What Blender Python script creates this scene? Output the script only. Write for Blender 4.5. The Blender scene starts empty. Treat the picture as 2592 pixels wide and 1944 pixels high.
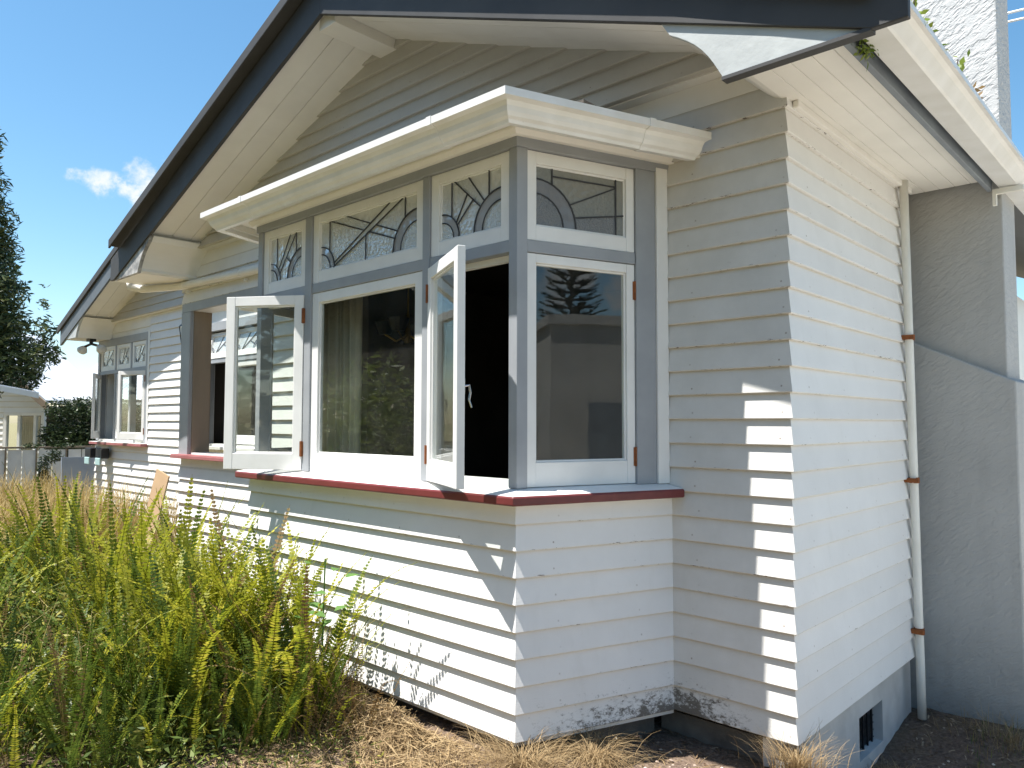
import bpy, math, random
from mathutils import Vector, Matrix
random.seed(7)
R = math.radians
scene = bpy.context.scene
COL = scene.collection

# ------------------------------------------------------------------ camera
CAM = Vector((1.4815, -3.5094, 1.4775))
rgt = Vector((0.7308, 0.6826, 0.0021)); up = Vector((0.0339, -0.0393, 0.9986)); fwd = Vector((-0.6818, 0.7297, 0.0519))
cd = bpy.data.cameras.new('camera'); cd.sensor_width = 36; cd.lens = 26.466; cd.clip_start = .05; cd.clip_end = 3000
cam = bpy.data.objects.new('camera', cd); COL.objects.link(cam)
cam.matrix_world = Matrix(((rgt.x, up.x, -fwd.x, CAM.x), (rgt.y, up.y, -fwd.y, CAM.y), (rgt.z, up.z, -fwd.z, CAM.z), (0, 0, 0, 1)))
scene.camera = cam
# ------------------------------------------------------------------ sky, sun, exposure
SUN = Vector((-.562, -1.0, 2.85)).normalized()          # towards the sun
elev = math.asin(SUN.z); azim = math.atan2(SUN.x, SUN.y)
world = bpy.data.worlds.new('World'); scene.world = world; world.use_nodes = True
wn = world.node_tree.nodes; wl = world.node_tree.links
for n in list(wn): wn.remove(n)
wo = wn.new('ShaderNodeOutputWorld'); bg = wn.new('ShaderNodeBackground')
sky = wn.new('ShaderNodeTexSky'); sky.sky_type = 'NISHITA'; sky.sun_disc = False
sky.sun_elevation = elev; sky.sun_rotation = azim
sky.air_density = 1.0; sky.dust_density = .6; sky.ozone_density = 1.0
bg.inputs['Strength'].default_value = 0.090
hsv = wn.new('ShaderNodeHueSaturation'); hsv.inputs['Saturation'].default_value = 1.22; hsv.inputs['Hue'].default_value = .488; wl.new(sky.outputs[0], hsv.inputs['Color'])
# a few small fair-weather clouds
wtc = wn.new('ShaderNodeTexCoord'); wnz = wn.new('ShaderNodeTexNoise'); wnz.inputs['Scale'].default_value = 26; wnz.inputs['Detail'].default_value = 7; wnz.inputs['Roughness'].default_value = .6
wl.new(wtc.outputs['Generated'], wnz.inputs['Vector'])
def cloud(prev, d, sx, sz, up_=(0, 0, 1)):
    d = Vector(d).normalized(); a = d.cross(Vector(up_)).normalized(); b = a.cross(d)
    def dot(v, k):
        n = wn.new('ShaderNodeVectorMath'); n.operation = 'DOT_PRODUCT'; wl.new(wtc.outputs['Generated'], n.inputs[0]); n.inputs[1].default_value = v * k; return n.outputs['Value']
    def mth(op, x, y):
        n = wn.new('ShaderNodeMath'); n.operation = op
        for i, v in ((0, x), (1, y)):
            if isinstance(v, float): n.inputs[i].default_value = v
            else: wl.new(v, n.inputs[i])
        return n.outputs[0]
    u = dot(a, 1 / sx); v = dot(b, 1 / sz); r2 = mth('ADD', mth('MULTIPLY', u, u), mth('MULTIPLY', v, v))
    q = mth('ADD', mth('SUBTRACT', 1.25, r2), mth('MULTIPLY', mth('SUBTRACT', wnz.outputs[0], .5), 4.2))
    fr = mth('GREATER_THAN', dot(d, 1.0), 0.0)
    mr = wn.new('ShaderNodeMapRange'); mr.interpolation_type = 'SMOOTHSTEP'; mr.inputs[1].default_value = .35; mr.inputs[2].default_value = 1.5; wl.new(q, mr.inputs[0])
    f = mth('MULTIPLY', mth('MULTIPLY', mr.outputs[0], fr), .93)
    mx = wn.new('ShaderNodeMix'); mx.data_type = 'RGBA'; wl.new(f, mx.inputs[0]); wl.new(prev, mx.inputs[6]); mx.inputs[7].default_value = (5.0, 5.1, 5.15, 1); return mx.outputs[2]
def sight(px, py): return fwd + rgt * ((px - 1296) / 1905.5) - up * ((py - 972) / 1905.5)
wc = cloud(hsv.outputs[0], sight(252, 458), .034, .017); wc = cloud(wc, sight(315, 485), .042, .019); wc = cloud(wc, sight(362, 468), .028, .044)
for d, sx, sz in (((.98, .19, .19), .05, .05), ((.97, .26, .175), .035, .025), ((.95, -.2, .25), .10, .05), ((.2, -.95, .22), .12, .05), ((-.5, -.85, .3), .10, .05)): wc = cloud(wc, d, sx, sz)
wl.new(wc, bg.inputs['Color']); wl.new(bg.outputs[0], wo.inputs[0])
sd = bpy.data.lights.new('sun', 'SUN'); sd.energy = 5.0; sd.angle = R(.53); sd.color = (1, .965, .91)
so = bpy.data.objects.new('sun', sd); COL.objects.link(so); so.location = (0, -6, 12)
so.rotation_euler = (-SUN).to_track_quat('-Z', 'Y').to_euler()
scene.view_settings.view_transform = 'Standard'; scene.view_settings.look = 'None'
scene.view_settings.gamma = 1; scene.view_settings.exposure = 1.22
scene.cycles.max_bounces = 10; scene.cycles.diffuse_bounces = 5; scene.cycles.transparent_max_bounces = 24
scene.cycles.use_denoising = True

def at(px, py, depth):                                   # a point at a depth in metres along a sight line
    return CAM + (fwd + rgt * ((px - 1296) / 1905.5) - up * ((py - 972) / 1905.5)) * depth

# ------------------------------------------------------------------ materials
def nmat(name):
    m = bpy.data.materials.new(name); m.use_nodes = True
    nt = m.node_tree; b = nt.nodes['Principled BSDF']
    return m, nt.nodes, nt.links, b
def ramp(N, pos_col):
    r = N.new('ShaderNodeValToRGB'); e = r.color_ramp.elements
    while len(e) < len(pos_col): e.new(.5)
    for el, (p, c) in zip(e, pos_col):
        el.position = p; el.color = (c[0], c[1], c[2], 1) if not isinstance(c, (int, float)) else (c, c, c, 1)
    return r
def noise(N, L, scale, detail=4, vec=None, rough=.55):
    n = N.new('ShaderNodeTexNoise'); n.inputs['Scale'].default_value = scale; n.inputs['Detail'].default_value = detail
    n.inputs['Roughness'].default_value = rough
    if vec is not None: L.new(vec, n.inputs['Vector'])
    return n
def mixc(N, L, fac, a, b, mode='MIX'):
    m = N.new('ShaderNodeMix'); m.data_type = 'RGBA'; m.blend_type = mode
    for sock, v in ((m.inputs[0], fac), (m.inputs[6], a), (m.inputs[7], b)):
        if isinstance(v, (int, float)): sock.default_value = v
        elif isinstance(v, tuple): sock.default_value = (*v, 1)
        else: L.new(v, sock)
    return m.outputs[2]
def math_(N, L, op, a, b=0.0):
    m = N.new('ShaderNodeMath'); m.operation = op
    for sock, v in ((m.inputs[0], a), (m.inputs[1], b)):
        if isinstance(v, (int, float)): sock.default_value = v
        else: L.new(v, sock)
    return m.outputs[0]
def bump(N, L, b, h, strength=.3, dist=.005):
    n = N.new('ShaderNodeBump'); n.inputs['Strength'].default_value = strength; n.inputs['Distance'].default_value = dist
    L.new(h, n.inputs['Height']); L.new(n.outputs[0], b.inputs['Normal'])
def pm(name, c1, c2, scale=3, rough=.5, bs=.2, bscale=60, bdist=.003, spec=.4, rnd=0.0, stretch=None):
    m, N, L, b = nmat(name)
    tc = N.new('ShaderNodeTexCoord'); vec = tc.outputs['Object']
    if stretch:
        mp = N.new('ShaderNodeMapping'); mp.inputs['Scale'].default_value = stretch; L.new(vec, mp.inputs['Vector']); vec = mp.outputs[0]
    n1 = noise(N, L, scale, 6, vec)
    rp = ramp(N, [(.32, c1), (.68, c2)]); L.new(n1.outputs[0], rp.inputs[0]); col = rp.outputs[0]
    if rnd:
        oi = N.new('ShaderNodeObjectInfo'); v = math_(N, L, 'MULTIPLY_ADD', oi.outputs['Random'], rnd); 
        N.active = None
        v.node.inputs[2].default_value = 1 - rnd / 2
        hs = N.new('ShaderNodeHueSaturation'); L.new(col, hs.inputs['Color']); L.new(v, hs.inputs['Value']); col = hs.outputs[0]
    nsp = noise(N, L, 34, 8, vec, .8); rsp = ramp(N, [(.64, 0.0), (.74, .5)]); L.new(nsp.outputs[0], rsp.inputs[0])
    dirt = mixc(N, L, 1.0, col, (.55, .48, .38), 'MULTIPLY'); col = mixc(N, L, rsp.outputs[0], col, dirt)
    L.new(col, b.inputs['Base Color']); b.inputs['Roughness'].default_value = rough
    b.inputs['Specular IOR Level'].default_value = spec
    if bs:
        n2 = noise(N, L, bscale, 5, vec); bump(N, L, b, n2.outputs[0], bs, bdist)
    return m
def board_paint(name, c1, c2, chips=.60, stain=False):
    """painted weatherboard: local z runs up the board, grime under the lap edge, flaking along the drip edge"""
    m, N, L, b = nmat(name)
    tc = N.new('ShaderNodeTexCoord'); oi = N.new('ShaderNodeObjectInfo'); geo = N.new('ShaderNodeNewGeometry')
    sep = N.new('ShaderNodeSeparateXYZ'); L.new(tc.outputs['Object'], sep.inputs[0])
    add = N.new('ShaderNodeVectorMath'); add.operation = 'ADD'; L.new(tc.outputs['Object'], add.inputs[0])
    sc = N.new('ShaderNodeVectorMath'); sc.operation = 'SCALE'; L.new(oi.outputs['Location'], sc.inputs[0]); sc.inputs[3].default_value = 7.3
    L.new(sc.outputs[0], add.inputs[1]); vec = add.outputs[0]
    n1 = noise(N, L, 2.6, 6, vec, .65)
    rp = ramp(N, [(.3, c1), (.7, c2)]); L.new(n1.outputs[0], rp.inputs[0]); col = rp.outputs[0]
    hs = N.new('ShaderNodeHueSaturation'); L.new(col, hs.inputs['Color'])
    v = math_(N, L, 'MULTIPLY', oi.outputs['Random'], .07); v = math_(N, L, 'ADD', v, .95); L.new(v, hs.inputs['Value']); col = hs.outputs[0]
    # grime line just under the lap of the board above (local z .11-.13) and on the drip edge
    mp = N.new('ShaderNodeMapping'); mp.inputs['Scale'].default_value = (6, 6, 40); L.new(vec, mp.inputs['Vector'])
    n2 = noise(N, L, 2.2, 5, mp.outputs[0], .7)
    top = N.new('ShaderNodeMapRange'); top.inputs[1].default_value = .112; top.inputs[2].default_value = .126; L.new(sep.outputs['Z'], top.inputs[0])
    g = math_(N, L, 'MULTIPLY', top.outputs[0], n2.outputs[0])
    bot = N.new('ShaderNodeMapRange'); bot.inputs[1].default_value = .006; bot.inputs[2].default_value = .0; L.new(sep.outputs['Z'], bot.inputs[0])
    g2 = math_(N, L, 'MULTIPLY', bot.outputs[0], n2.outputs[0]); g2 = math_(N, L, 'MULTIPLY', g2, .35)
    g = math_(N, L, 'ADD', g, g2); g = math_(N, L, 'MULTIPLY', g, .8)
    col = mixc(N, L, g, col, (.42, .36, .24))
    # flakes of missing paint along the drip edge
    mp3 = N.new('ShaderNodeMapping'); mp3.inputs['Scale'].default_value = (9, 9, 60); L.new(vec, mp3.inputs['Vector'])
    n3 = noise(N, L, 2.0, 6, mp3.outputs[0], .75); n4 = noise(N, L, .9, 2, vec)
    e = N.new('ShaderNodeMapRange'); e.inputs[1].default_value = .016; e.inputs[2].default_value = .002; e.clamp = True; L.new(sep.outputs['Z'], e.inputs[0])
    k = math_(N, L, 'MULTIPLY', n4.outputs[0], .25); k = math_(N, L, 'ADD', n3.outputs[0], k); k = math_(N, L, 'ADD', k, math_(N, L, 'MULTIPLY', e.outputs[0], .12))
    k = math_(N, L, 'GREATER_THAN', k, chips + .27)
    lim = math_(N, L, 'LESS_THAN', sep.outputs['Z'], .017); k = math_(N, L, 'MULTIPLY', k, lim)
    col = mixc(N, L, k, col, (.11, .085, .07))
    # nail heads at the studs, a few of them rusting
    fx = math_(N, L, 'FRACT', math_(N, L, 'ADD', math_(N, L, 'MULTIPLY', sep.outputs['X'], 2.1), math_(N, L, 'MULTIPLY', oi.outputs['Random'], .13)))
    dxn = math_(N, L, 'MULTIPLY', math_(N, L, 'SUBTRACT', fx, .5), .476); dzn = math_(N, L, 'SUBTRACT', sep.outputs['Z'], .032)
    rn = math_(N, L, 'SQRT', math_(N, L, 'ADD', math_(N, L, 'MULTIPLY', dxn, dxn), math_(N, L, 'MULTIPLY', dzn, dzn)))
    nl = N.new('ShaderNodeMapRange'); nl.inputs[1].default_value = .0062; nl.inputs[2].default_value = .0025; L.new(rn, nl.inputs[0])
    n7 = noise(N, L, 1.7, 2, vec); sel = ramp(N, [(.46, .12), (.62, .75)]); L.new(n7.outputs[0], sel.inputs[0])
    col = mixc(N, L, math_(N, L, 'MULTIPLY', nl.outputs[0], sel.outputs[0]), col, (.20, .15, .11))
    # faint run marks and soft patches of dirt
    mpr = N.new('ShaderNodeMapping'); mpr.inputs['Scale'].default_value = (7, 7, 1.6); L.new(geo.outputs['Position'], mpr.inputs['Vector']); nr = noise(N, L, 1.5, 6, mpr.outputs[0], .65)
    rr_ = ramp(N, [(.58, 0.0), (.85, .16)]); L.new(nr.outputs[0], rr_.inputs[0]); col = mixc(N, L, rr_.outputs[0], col, (.45, .43, .37))
    if stain:                                            # mould and soil splash low on the wall
        sp = N.new('ShaderNodeSeparateXYZ'); L.new(geo.outputs['Position'], sp.inputs[0])
        h = N.new('ShaderNodeMapRange'); h.inputs[1].default_value = .24; h.inputs[2].default_value = -.02; L.new(sp.outputs['Z'], h.inputs[0])
        dx = math_(N, L, 'ADD', sp.outputs['X'], .55); dx = math_(N, L, 'ABSOLUTE', dx)
        hx = N.new('ShaderNodeMapRange'); hx.inputs[1].default_value = .55; hx.inputs[2].default_value = .05; L.new(dx, hx.inputs[0])
        mp5 = N.new('ShaderNodeMapping'); mp5.inputs['Scale'].default_value = (1, 1, 1.9); L.new(geo.outputs['Position'], mp5.inputs['Vector']); n5 = noise(N, L, 21, 12, mp5.outputs[0], .82)
        q = math_(N, L, 'MULTIPLY', h.outputs[0], hx.outputs[0]); q = math_(N, L, 'MULTIPLY', q, .31); q = math_(N, L, 'ADD', q, n5.outputs[0])
        rp5 = ramp(N, [(.63, 0.0), (.68, .25), (.73, .88)]); L.new(q, rp5.inputs[0])
        col = mixc(N, L, rp5.outputs[0], col, (.07, .055, .038))
    L.new(col, b.inputs['Base Color']); b.inputs['Roughness'].default_value = .5; b.inputs['Specular IOR Level'].default_value = .3
    mpb = N.new('ShaderNodeMapping'); mpb.inputs['Scale'].default_value = (5, 5, 70); L.new(vec, mpb.inputs['Vector'])
    nb = noise(N, L, 3, 5, mpb.outputs[0]); bump(N, L, b, nb.outputs[0], .18, .003)
    return m
def glass_mat(name, tint=(.93, .95, .93), gain=1.6):
    m, N, L, b = nmat(name); N.remove(b)
    o = N['Material Output']; tr = N.new('ShaderNodeBsdfTransparent'); tr.inputs[0].default_value = (*tint, 1)
    gl = N.new('ShaderNodeBsdfGlossy'); gl.inputs['Roughness'].default_value = .0; gl.inputs[0].default_value = (1, 1, 1, 1)
    lw = N.new('ShaderNodeLayerWeight'); lw.inputs[0].default_value = .5; fr = math_(N, L, 'ADD', math_(N, L, 'MULTIPLY', math_(N, L, 'POWER', lw.outputs['Facing'], 5.0), .96), .042)
    nz = N.new('ShaderNodeTexNoise'); nz.inputs['Scale'].default_value = 3.2
    bp = N.new('ShaderNodeBump'); bp.inputs['Strength'].default_value = .10; bp.inputs['Distance'].default_value = .004
    L.new(nz.outputs[0], bp.inputs['Height']); L.new(bp.outputs[0], gl.inputs['Normal'])
    f = math_(N, L, 'MULTIPLY', fr, gain); mx = N.new('ShaderNodeMixShader')
    L.new(f, mx.inputs[0]); L.new(tr.outputs[0], mx.inputs[1]); L.new(gl.outputs[0], mx.inputs[2])
    df = N.new('ShaderNodeBsdfDiffuse'); df.inputs[0].default_value = (.62, .60, .55, 1); nd = N.new('ShaderNodeTexNoise'); nd.inputs['Scale'].default_value = 5; nd.inputs['Detail'].default_value = 8
    tcg = N.new('ShaderNodeTexCoord'); L.new(tcg.outputs['Object'], nd.inputs['Vector']); rd_ = ramp(N, [(.35, .004), (.8, .026)]); L.new(nd.outputs[0], rd_.inputs[0])
    mx2 = N.new('ShaderNodeMixShader'); L.new(rd_.outputs[0], mx2.inputs[0]); L.new(mx.outputs[0], mx2.inputs[1]); L.new(df.outputs[0], mx2.inputs[2]); L.new(mx2.outputs[0], o.inputs[0])
    return m
def hammered(name, col, scale, rough):
    m, N, L, b = nmat(name)
    tc = N.new('ShaderNodeTexCoord'); v = N.new('ShaderNodeTexVoronoi'); v.inputs['Scale'].default_value = scale; L.new(tc.outputs['Object'], v.inputs['Vector'])
    n = noise(N, L, scale * .7, 3, tc.outputs['Object']); h = math_(N, L, 'ADD', v.outputs[0], n.outputs[0])
    bump(N, L, b, h, .55, .006); b.inputs['Base Color'].default_value = (*col, 1); b.inputs['Roughness'].default_value = rough
    b.inputs['Transmission Weight'].default_value = .25; b.inputs['IOR'].default_value = 1.35; b.inputs['Specular IOR Level'].default_value = .6
    return m
def leaf_mat(name, c1, c2, c3=None, trans=.35, rough=.5, rnd=True):
    m, N, L, b = nmat(name); o = N['Material Output']
    geo = N.new('ShaderNodeNewGeometry'); oi = N.new('ShaderNodeObjectInfo')
    src = math_(N, L, 'ADD', math_(N, L, 'MULTIPLY', geo.outputs['Random Per Island'], .55), math_(N, L, 'MULTIPLY', oi.outputs['Random'], .45)) if rnd else geo.outputs['Random Per Island']
    rp = ramp(N, [(.1, c1), (.6, c2), (.95, c3 or c2)]); L.new(src, rp.inputs[0])
    L.new(rp.outputs[0], b.inputs['Base Color']); b.inputs['Roughness'].default_value = rough; b.inputs['Specular IOR Level'].default_value = .35
    t = N.new('ShaderNodeBsdfTranslucent'); L.new(rp.outputs[0], t.inputs[0]); mx = N.new('ShaderNodeMixShader'); mx.inputs[0].default_value = trans
    L.new(b.outputs[0], mx.inputs[1]); L.new(t.outputs[0], mx.inputs[2]); L.new(mx.outputs[0], o.inputs[0])
    return m

M = {}
M['board'] = board_paint('white_weatherboard_paint', (.80, .79, .77), (.74, .73, .71), .60, stain=True)
M['board_front'] = board_paint('weathered_shaded_white_paint', (.67, .66, .635), (.57, .56, .53), .585, stain=True)  # greyer than the other boards: grime plus the wall's shade in the colour
M['board_old'] = board_paint('old_white_paint', (.78, .77, .74), (.70, .69, .66), .56)
M['white'] = pm('white_gloss_paint', (.79, .785, .765), (.71, .705, .685), 4, .38, .12, 40, .002, rnd=.05)
M['cream'] = pm('cream_soffit_paint', (.80, .78, .73), (.74, .72, .67), 3, .55, .12, 30, .002, rnd=.04)
M['gutter'] = pm('white_gutter_enamel', (.76, .76, .745), (.66, .655, .62), 5, .35, .06, 25, .002)
M['grey'] = pm('grey_joinery_paint', (.33, .345, .365), (.285, .30, .32), 5, .45, .15, 45, .002)
M['gable'] = board_paint('shaded_dirty_gable_paint', (.53, .51, .465), (.47, .45, .41), .9)  # white boards toned down: dirt and eave shade put into the colour
M['dark'] = pm('charcoal_barge_paint', (.060, .059, .058), (.045, .044, .044), 3, .6, .15, 30, .003)
M['blue_dark'] = pm('slate_barge_paint', (.12, .135, .15), (.095, .105, .12), 3, .5, .15, 30, .003)
M['roof'] = pm('roof_iron_charcoal', (.07, .072, .078), (.045, .046, .05), 2, .5, .1)
M['panel'] = pm('pale_eave_panel_paint', (.46, .485, .48), (.38, .40, .40), 6, .6, .5, 18, .004)
M['sun_patched'] = pm('sun_patched_panel_paint', (.08, .08, .085), (.55, .54, .51), 9, .6, .4, 40, .003)  # random dark and pale patches put eave shade and sun into the colour
M['fascia'] = pm('blue_grey_fascia_paint', (.22, .25, .275), (.17, .19, .215), 5, .5, .2, 30)
M['red'] = pm('red_sill_paint', (.17, .036, .036), (.125, .026, .027), 4, .35, .2, 60, .002, stretch=(1, 4, 4))
M['pinkred'] = pm('faded_red_sill_paint', (.36, .14, .14), (.28, .09, .09), 4, .55, .2, 60, .002)
M['lead'] = pm('lead_came', (.05, .05, .055), (.03, .03, .034), 20, .45, .1)
M['glass'] = glass_mat('window_glass', gain=1.0)
M['tex1'] = hammered('hammered_glass', (.56, .57, .54), 55, .16)
M['tex2'] = hammered('seedy_glass', (.48, .50, .485), 95, .2)
M['tex3'] = hammered('ripple_glass', (.62, .62, .57), 32, .13)
M['clearband'] = hammered('grey_band_glass', (.40, .41, .43), 20, .12)
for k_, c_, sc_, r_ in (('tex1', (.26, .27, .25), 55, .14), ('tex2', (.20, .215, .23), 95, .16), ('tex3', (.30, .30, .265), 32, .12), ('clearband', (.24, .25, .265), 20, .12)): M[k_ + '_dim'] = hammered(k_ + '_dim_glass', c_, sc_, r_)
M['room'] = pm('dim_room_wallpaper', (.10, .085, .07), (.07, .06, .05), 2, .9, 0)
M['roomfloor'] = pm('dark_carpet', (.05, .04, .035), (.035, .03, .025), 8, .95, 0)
M['curtain'] = pm('cream_curtain', (.52, .46, .34), (.42, .37, .27), 5, .9, .2, 300, .001)
M['brass'] = pm('brass', (.55, .38, .12), (.45, .3, .1), 5, .3, 0); M['brass'].node_tree.nodes['Principled BSDF'].inputs['Metallic'].default_value = 1
M['chrome'] = pm('worn_chrome', (.5, .5, .5), (.42, .42, .43), 5, .25, 0); M['chrome'].node_tree.nodes['Principled BSDF'].inputs['Metallic'].default_value = 1
M['black'] = pm('black_iron', (.02, .02, .022), (.012, .012, .014), 5, .4, .1)
M['rust'] = pm('rust', (.30, .10, .03), (.18, .06, .02), 30, .85, .4, 80)
M['pipe'] = pm('cream_pipe_paint', (.80, .79, .74), (.72, .70, .63), 3, .4, .08, 30)
M['footing'] = pm('shaded_footing_concrete', (.17, .155, .135), (.09, .08, .07), 7, .9, .6, 20, .01)  # dark rough concrete, with the shade of the underfloor gap in its colour
M['concrete'] = pm('painted_concrete', (.58, .58, .57), (.46, .46, .45), 5, .8, .4, 25, .004)
M['brown_wood'] = pm('aged_brown_timber', (.28, .22, .16), (.20, .16, .12), 4, .7, .2, 40, stretch=(1, 1, .2))
M['card'] = pm('cardboard', (.40, .27, .155), (.34, .23, .13), 4, .85, .1, 60)
def stucco(name, c1, c2, b1=.9, dist=.03):
    m, N, L, b = nmat(name); tc = N.new('ShaderNodeTexCoord'); v = tc.outputs['Object']
    mp = N.new('ShaderNodeMapping'); mp.inputs['Scale'].default_value = (1, 1, 1.0); mp.inputs['Rotation'].default_value = (0, R(35), 0); L.new(v, mp.inputs['Vector'])
    mp2 = N.new('ShaderNodeMapping'); mp2.inputs['Scale'].default_value = (1, 1, 2.4); L.new(mp.outputs[0], mp2.inputs['Vector'])
    n1 = noise(N, L, 16, 5, mp2.outputs[0], .5); n2 = noise(N, L, 2, 4, v); n3 = noise(N, L, 90, 3, v)
    rp = ramp(N, [(.3, c1), (.7, c2)]); L.new(n2.outputs[0], rp.inputs[0])
    mps = N.new('ShaderNodeMapping'); mps.inputs['Scale'].default_value = (9, 9, .7); L.new(v, mps.inputs['Vector']); ns = noise(N, L, 1.6, 6, mps.outputs[0], .65)
    rs = ramp(N, [(.5, 0.0), (.78, .16)]); L.new(ns.outputs[0], rs.inputs[0]); cc = mixc(N, L, rs.outputs[0], rp.outputs[0], (.20, .195, .18))
    gz = N.new('ShaderNodeNewGeometry'); sz_ = N.new('ShaderNodeSeparateXYZ'); L.new(gz.outputs['Position'], sz_.inputs[0])
    dz_ = N.new('ShaderNodeMapRange'); dz_.inputs[1].default_value = .25; dz_.inputs[2].default_value = -.45; L.new(sz_.outputs['Z'], dz_.inputs[0])
    nd = noise(N, L, 6, 7, v, .7); cc = mixc(N, L, math_(N, L, 'MULTIPLY', math_(N, L, 'MULTIPLY', dz_.outputs[0], nd.outputs[0]), .8), cc, (.14, .13, .105)); L.new(cc, b.inputs['Base Color'])
    rh = ramp(N, [(.42, 0.0), (.58, 1.0)]); L.new(n1.outputs[0], rh.inputs[0])
    h = math_(N, L, 'ADD', rh.outputs[0], math_(N, L, 'MULTIPLY', n3.outputs[0], .5)); bump(N, L, b, h, b1, dist); b.inputs['Roughness'].default_value = .85
    return m
M['stucco'] = stucco('trowelled_stucco', (.43, .43, .42), (.375, .375, .365), .3, .010)
M['stucco_top'] = stucco('roughcast_stucco', (.52, .52, .51), (.48, .48, .47), .42, .013)

# ------------------------------------------------------------------ mesh helpers
class MB:
    def __init__(s): s.v = []; s.f = []; s.m = []
    def add(s, vs, fs, mi=0):
        o = len(s.v); s.v += [tuple(q) for q in vs]; s.f += [tuple(i + o for i in f) for f in fs]; s.m += [mi] * len(fs); return s
    def box(s, x0, x1, y0, y1, z0, z1, mi=0):
        return s.add([(x0, y0, z0), (x1, y0, z0), (x1, y1, z0), (x0, y1, z0), (x0, y0, z1), (x1, y0, z1), (x1, y1, z1), (x0, y1, z1)],
                     [(3, 2, 1, 0), (4, 5, 6, 7), (0, 1, 5, 4), (1, 2, 6, 5), (2, 3, 7, 6), (3, 0, 4, 7)], mi)
    def prism(s, poly, ext, mi=0):
        n = len(poly); e = Vector(ext); a = [Vector(q) for q in poly]
        return s.add(a + [q + e for q in a], [tuple(reversed(range(n))), tuple(range(n, 2 * n))] + [(i, (i + 1) % n, n + (i + 1) % n, n + i) for i in range(n)], mi)
    def tube(s, pts, r, n=8, mi=0, r1=None):
        pts = [Vector(q) for q in pts]; k = len(pts); vs = []; fs = []
        for i, q in enumerate(pts):
            t = (pts[min(i + 1, k - 1)] - pts[max(i - 1, 0)]).normalized()
            a = t.cross(Vector((0, 0, 1))); a = a if a.length > .05 else t.cross(Vector((0, 1, 0))); a.normalize(); b = t.cross(a)
            rr = r if r1 is None else r + (r1 - r) * i / (k - 1)
            vs += [q + (a * math.cos(2 * math.pi * j / n) + b * math.sin(2 * math.pi * j / n)) * rr for j in range(n)]
        for i in range(k - 1):
            fs += [(i * n + j, i * n + (j + 1) % n, (i + 1) * n + (j + 1) % n, (i + 1) * n + j) for j in range(n)]
        fs += [tuple(reversed(range(n))), tuple((k - 1) * n + j for j in range(n))]
        return s.add(vs, fs, mi)
    def mesh(s, name, mats):
        me = bpy.data.meshes.new(name); me.from_pydata(s.v, [], s.f); mats = mats if isinstance(mats, (list, tuple)) else [mats]
        for m in mats: me.materials.append(m)
        if len(mats) > 1: me.polygons.foreach_set('material_index', s.m)
        me.update(); return me
    def build(s, name, mats, parent=None, loc=(0, 0, 0), rz=0, smooth=False, bevel=0):
        me = s.mesh(name, mats)
        if smooth: me.polygons.foreach_set('use_smooth', [True] * len(me.polygons))
        return obj(name, me, parent, loc, rz, bevel)
def obj(name, me, parent=None, loc=(0, 0, 0), rz=0, bevel=0):
    o = bpy.data.objects.new(name, me); COL.objects.link(o); o.parent = parent; o.location = loc; o.rotation_euler = (0, 0, rz)
    if bevel:
        b = o.modifiers.new('bevel', 'BEVEL'); b.width = bevel; b.segments = 2; b.limit_method = 'ANGLE'
    return o
def tag(o, label=None, cat=None, group=None, kind=None):
    for k, v in (('label', label), ('category', cat), ('group', group), ('kind', kind)):
        if v: o[k] = v
    return o
def empty(name, loc, label, cat, group=None, rz=0):
    o = bpy.data.objects.new(name, None); COL.objects.link(o); o.location = loc; o.rotation_euler = (0, 0, rz); return tag(o, label, cat, group)
def rect_mb(x0, x1, z0, z1, holes, y0, y1):
    """wall slab in xz with rectangular holes"""
    b = MB(); xs = sorted({x0, x1, *[h[0] for h in holes], *[h[1] for h in holes]}); zs = sorted({z0, z1, *[h[2] for h in holes], *[h[3] for h in holes]})
    for i in range(len(xs) - 1):
        for j in range(len(zs) - 1):
            cx = (xs[i] + xs[i + 1]) / 2; cz = (zs[j] + zs[j + 1]) / 2
            if any(h[0] < cx < h[1] and h[2] < cz < h[3] for h in holes): continue
            b.box(xs[i], xs[i + 1], y0, y1, zs[j], zs[j + 1])
    return b
PITCH = .125
def board_mesh(Ln, m0=0, m1=0, pitch=PITCH, t0=.034, t1=.012):
    prof = [(.001, .0), (t0 - .003, .0), (t0, .004), (t1, pitch + .012), (.001, pitch + .012)]
    n = len(prof); b = MB()
    segs = max(1, int(Ln / 1.2))
    vs = []
    for i in range(segs + 1):
        for o, z in prof:
            x = Ln * i / segs
            if i == 0: x = -m0 * o
            if i == segs: x = Ln + m1 * o
            vs.append((x, -o, z))
    fs = [tuple(range(n)), tuple(reversed(range(segs * n, segs * n + n)))]
    for i in range(segs): fs += [((i + 1) * n + j, (i + 1) * n + (j + 1) % n, i * n + (j + 1) % n, i * n + j) for j in range(n)]
    return b.add(vs, fs)
def boards(parent, P0, P1, zs, mat, m0=0, m1=0, name='weatherboard', mesh=None, **kw):
    P0 = Vector(P0); P1 = Vector(P1); d = P1 - P0; ang = math.atan2(d.y, d.x)
    me = mesh or board_mesh(d.length, m0, m1, **kw).mesh(name, mat)
    for z in zs:
        o = obj(name, me, parent, (P0.x, P0.y, z), ang); o.rotation_euler.x = random.uniform(-.003, .003)
    return me

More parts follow.
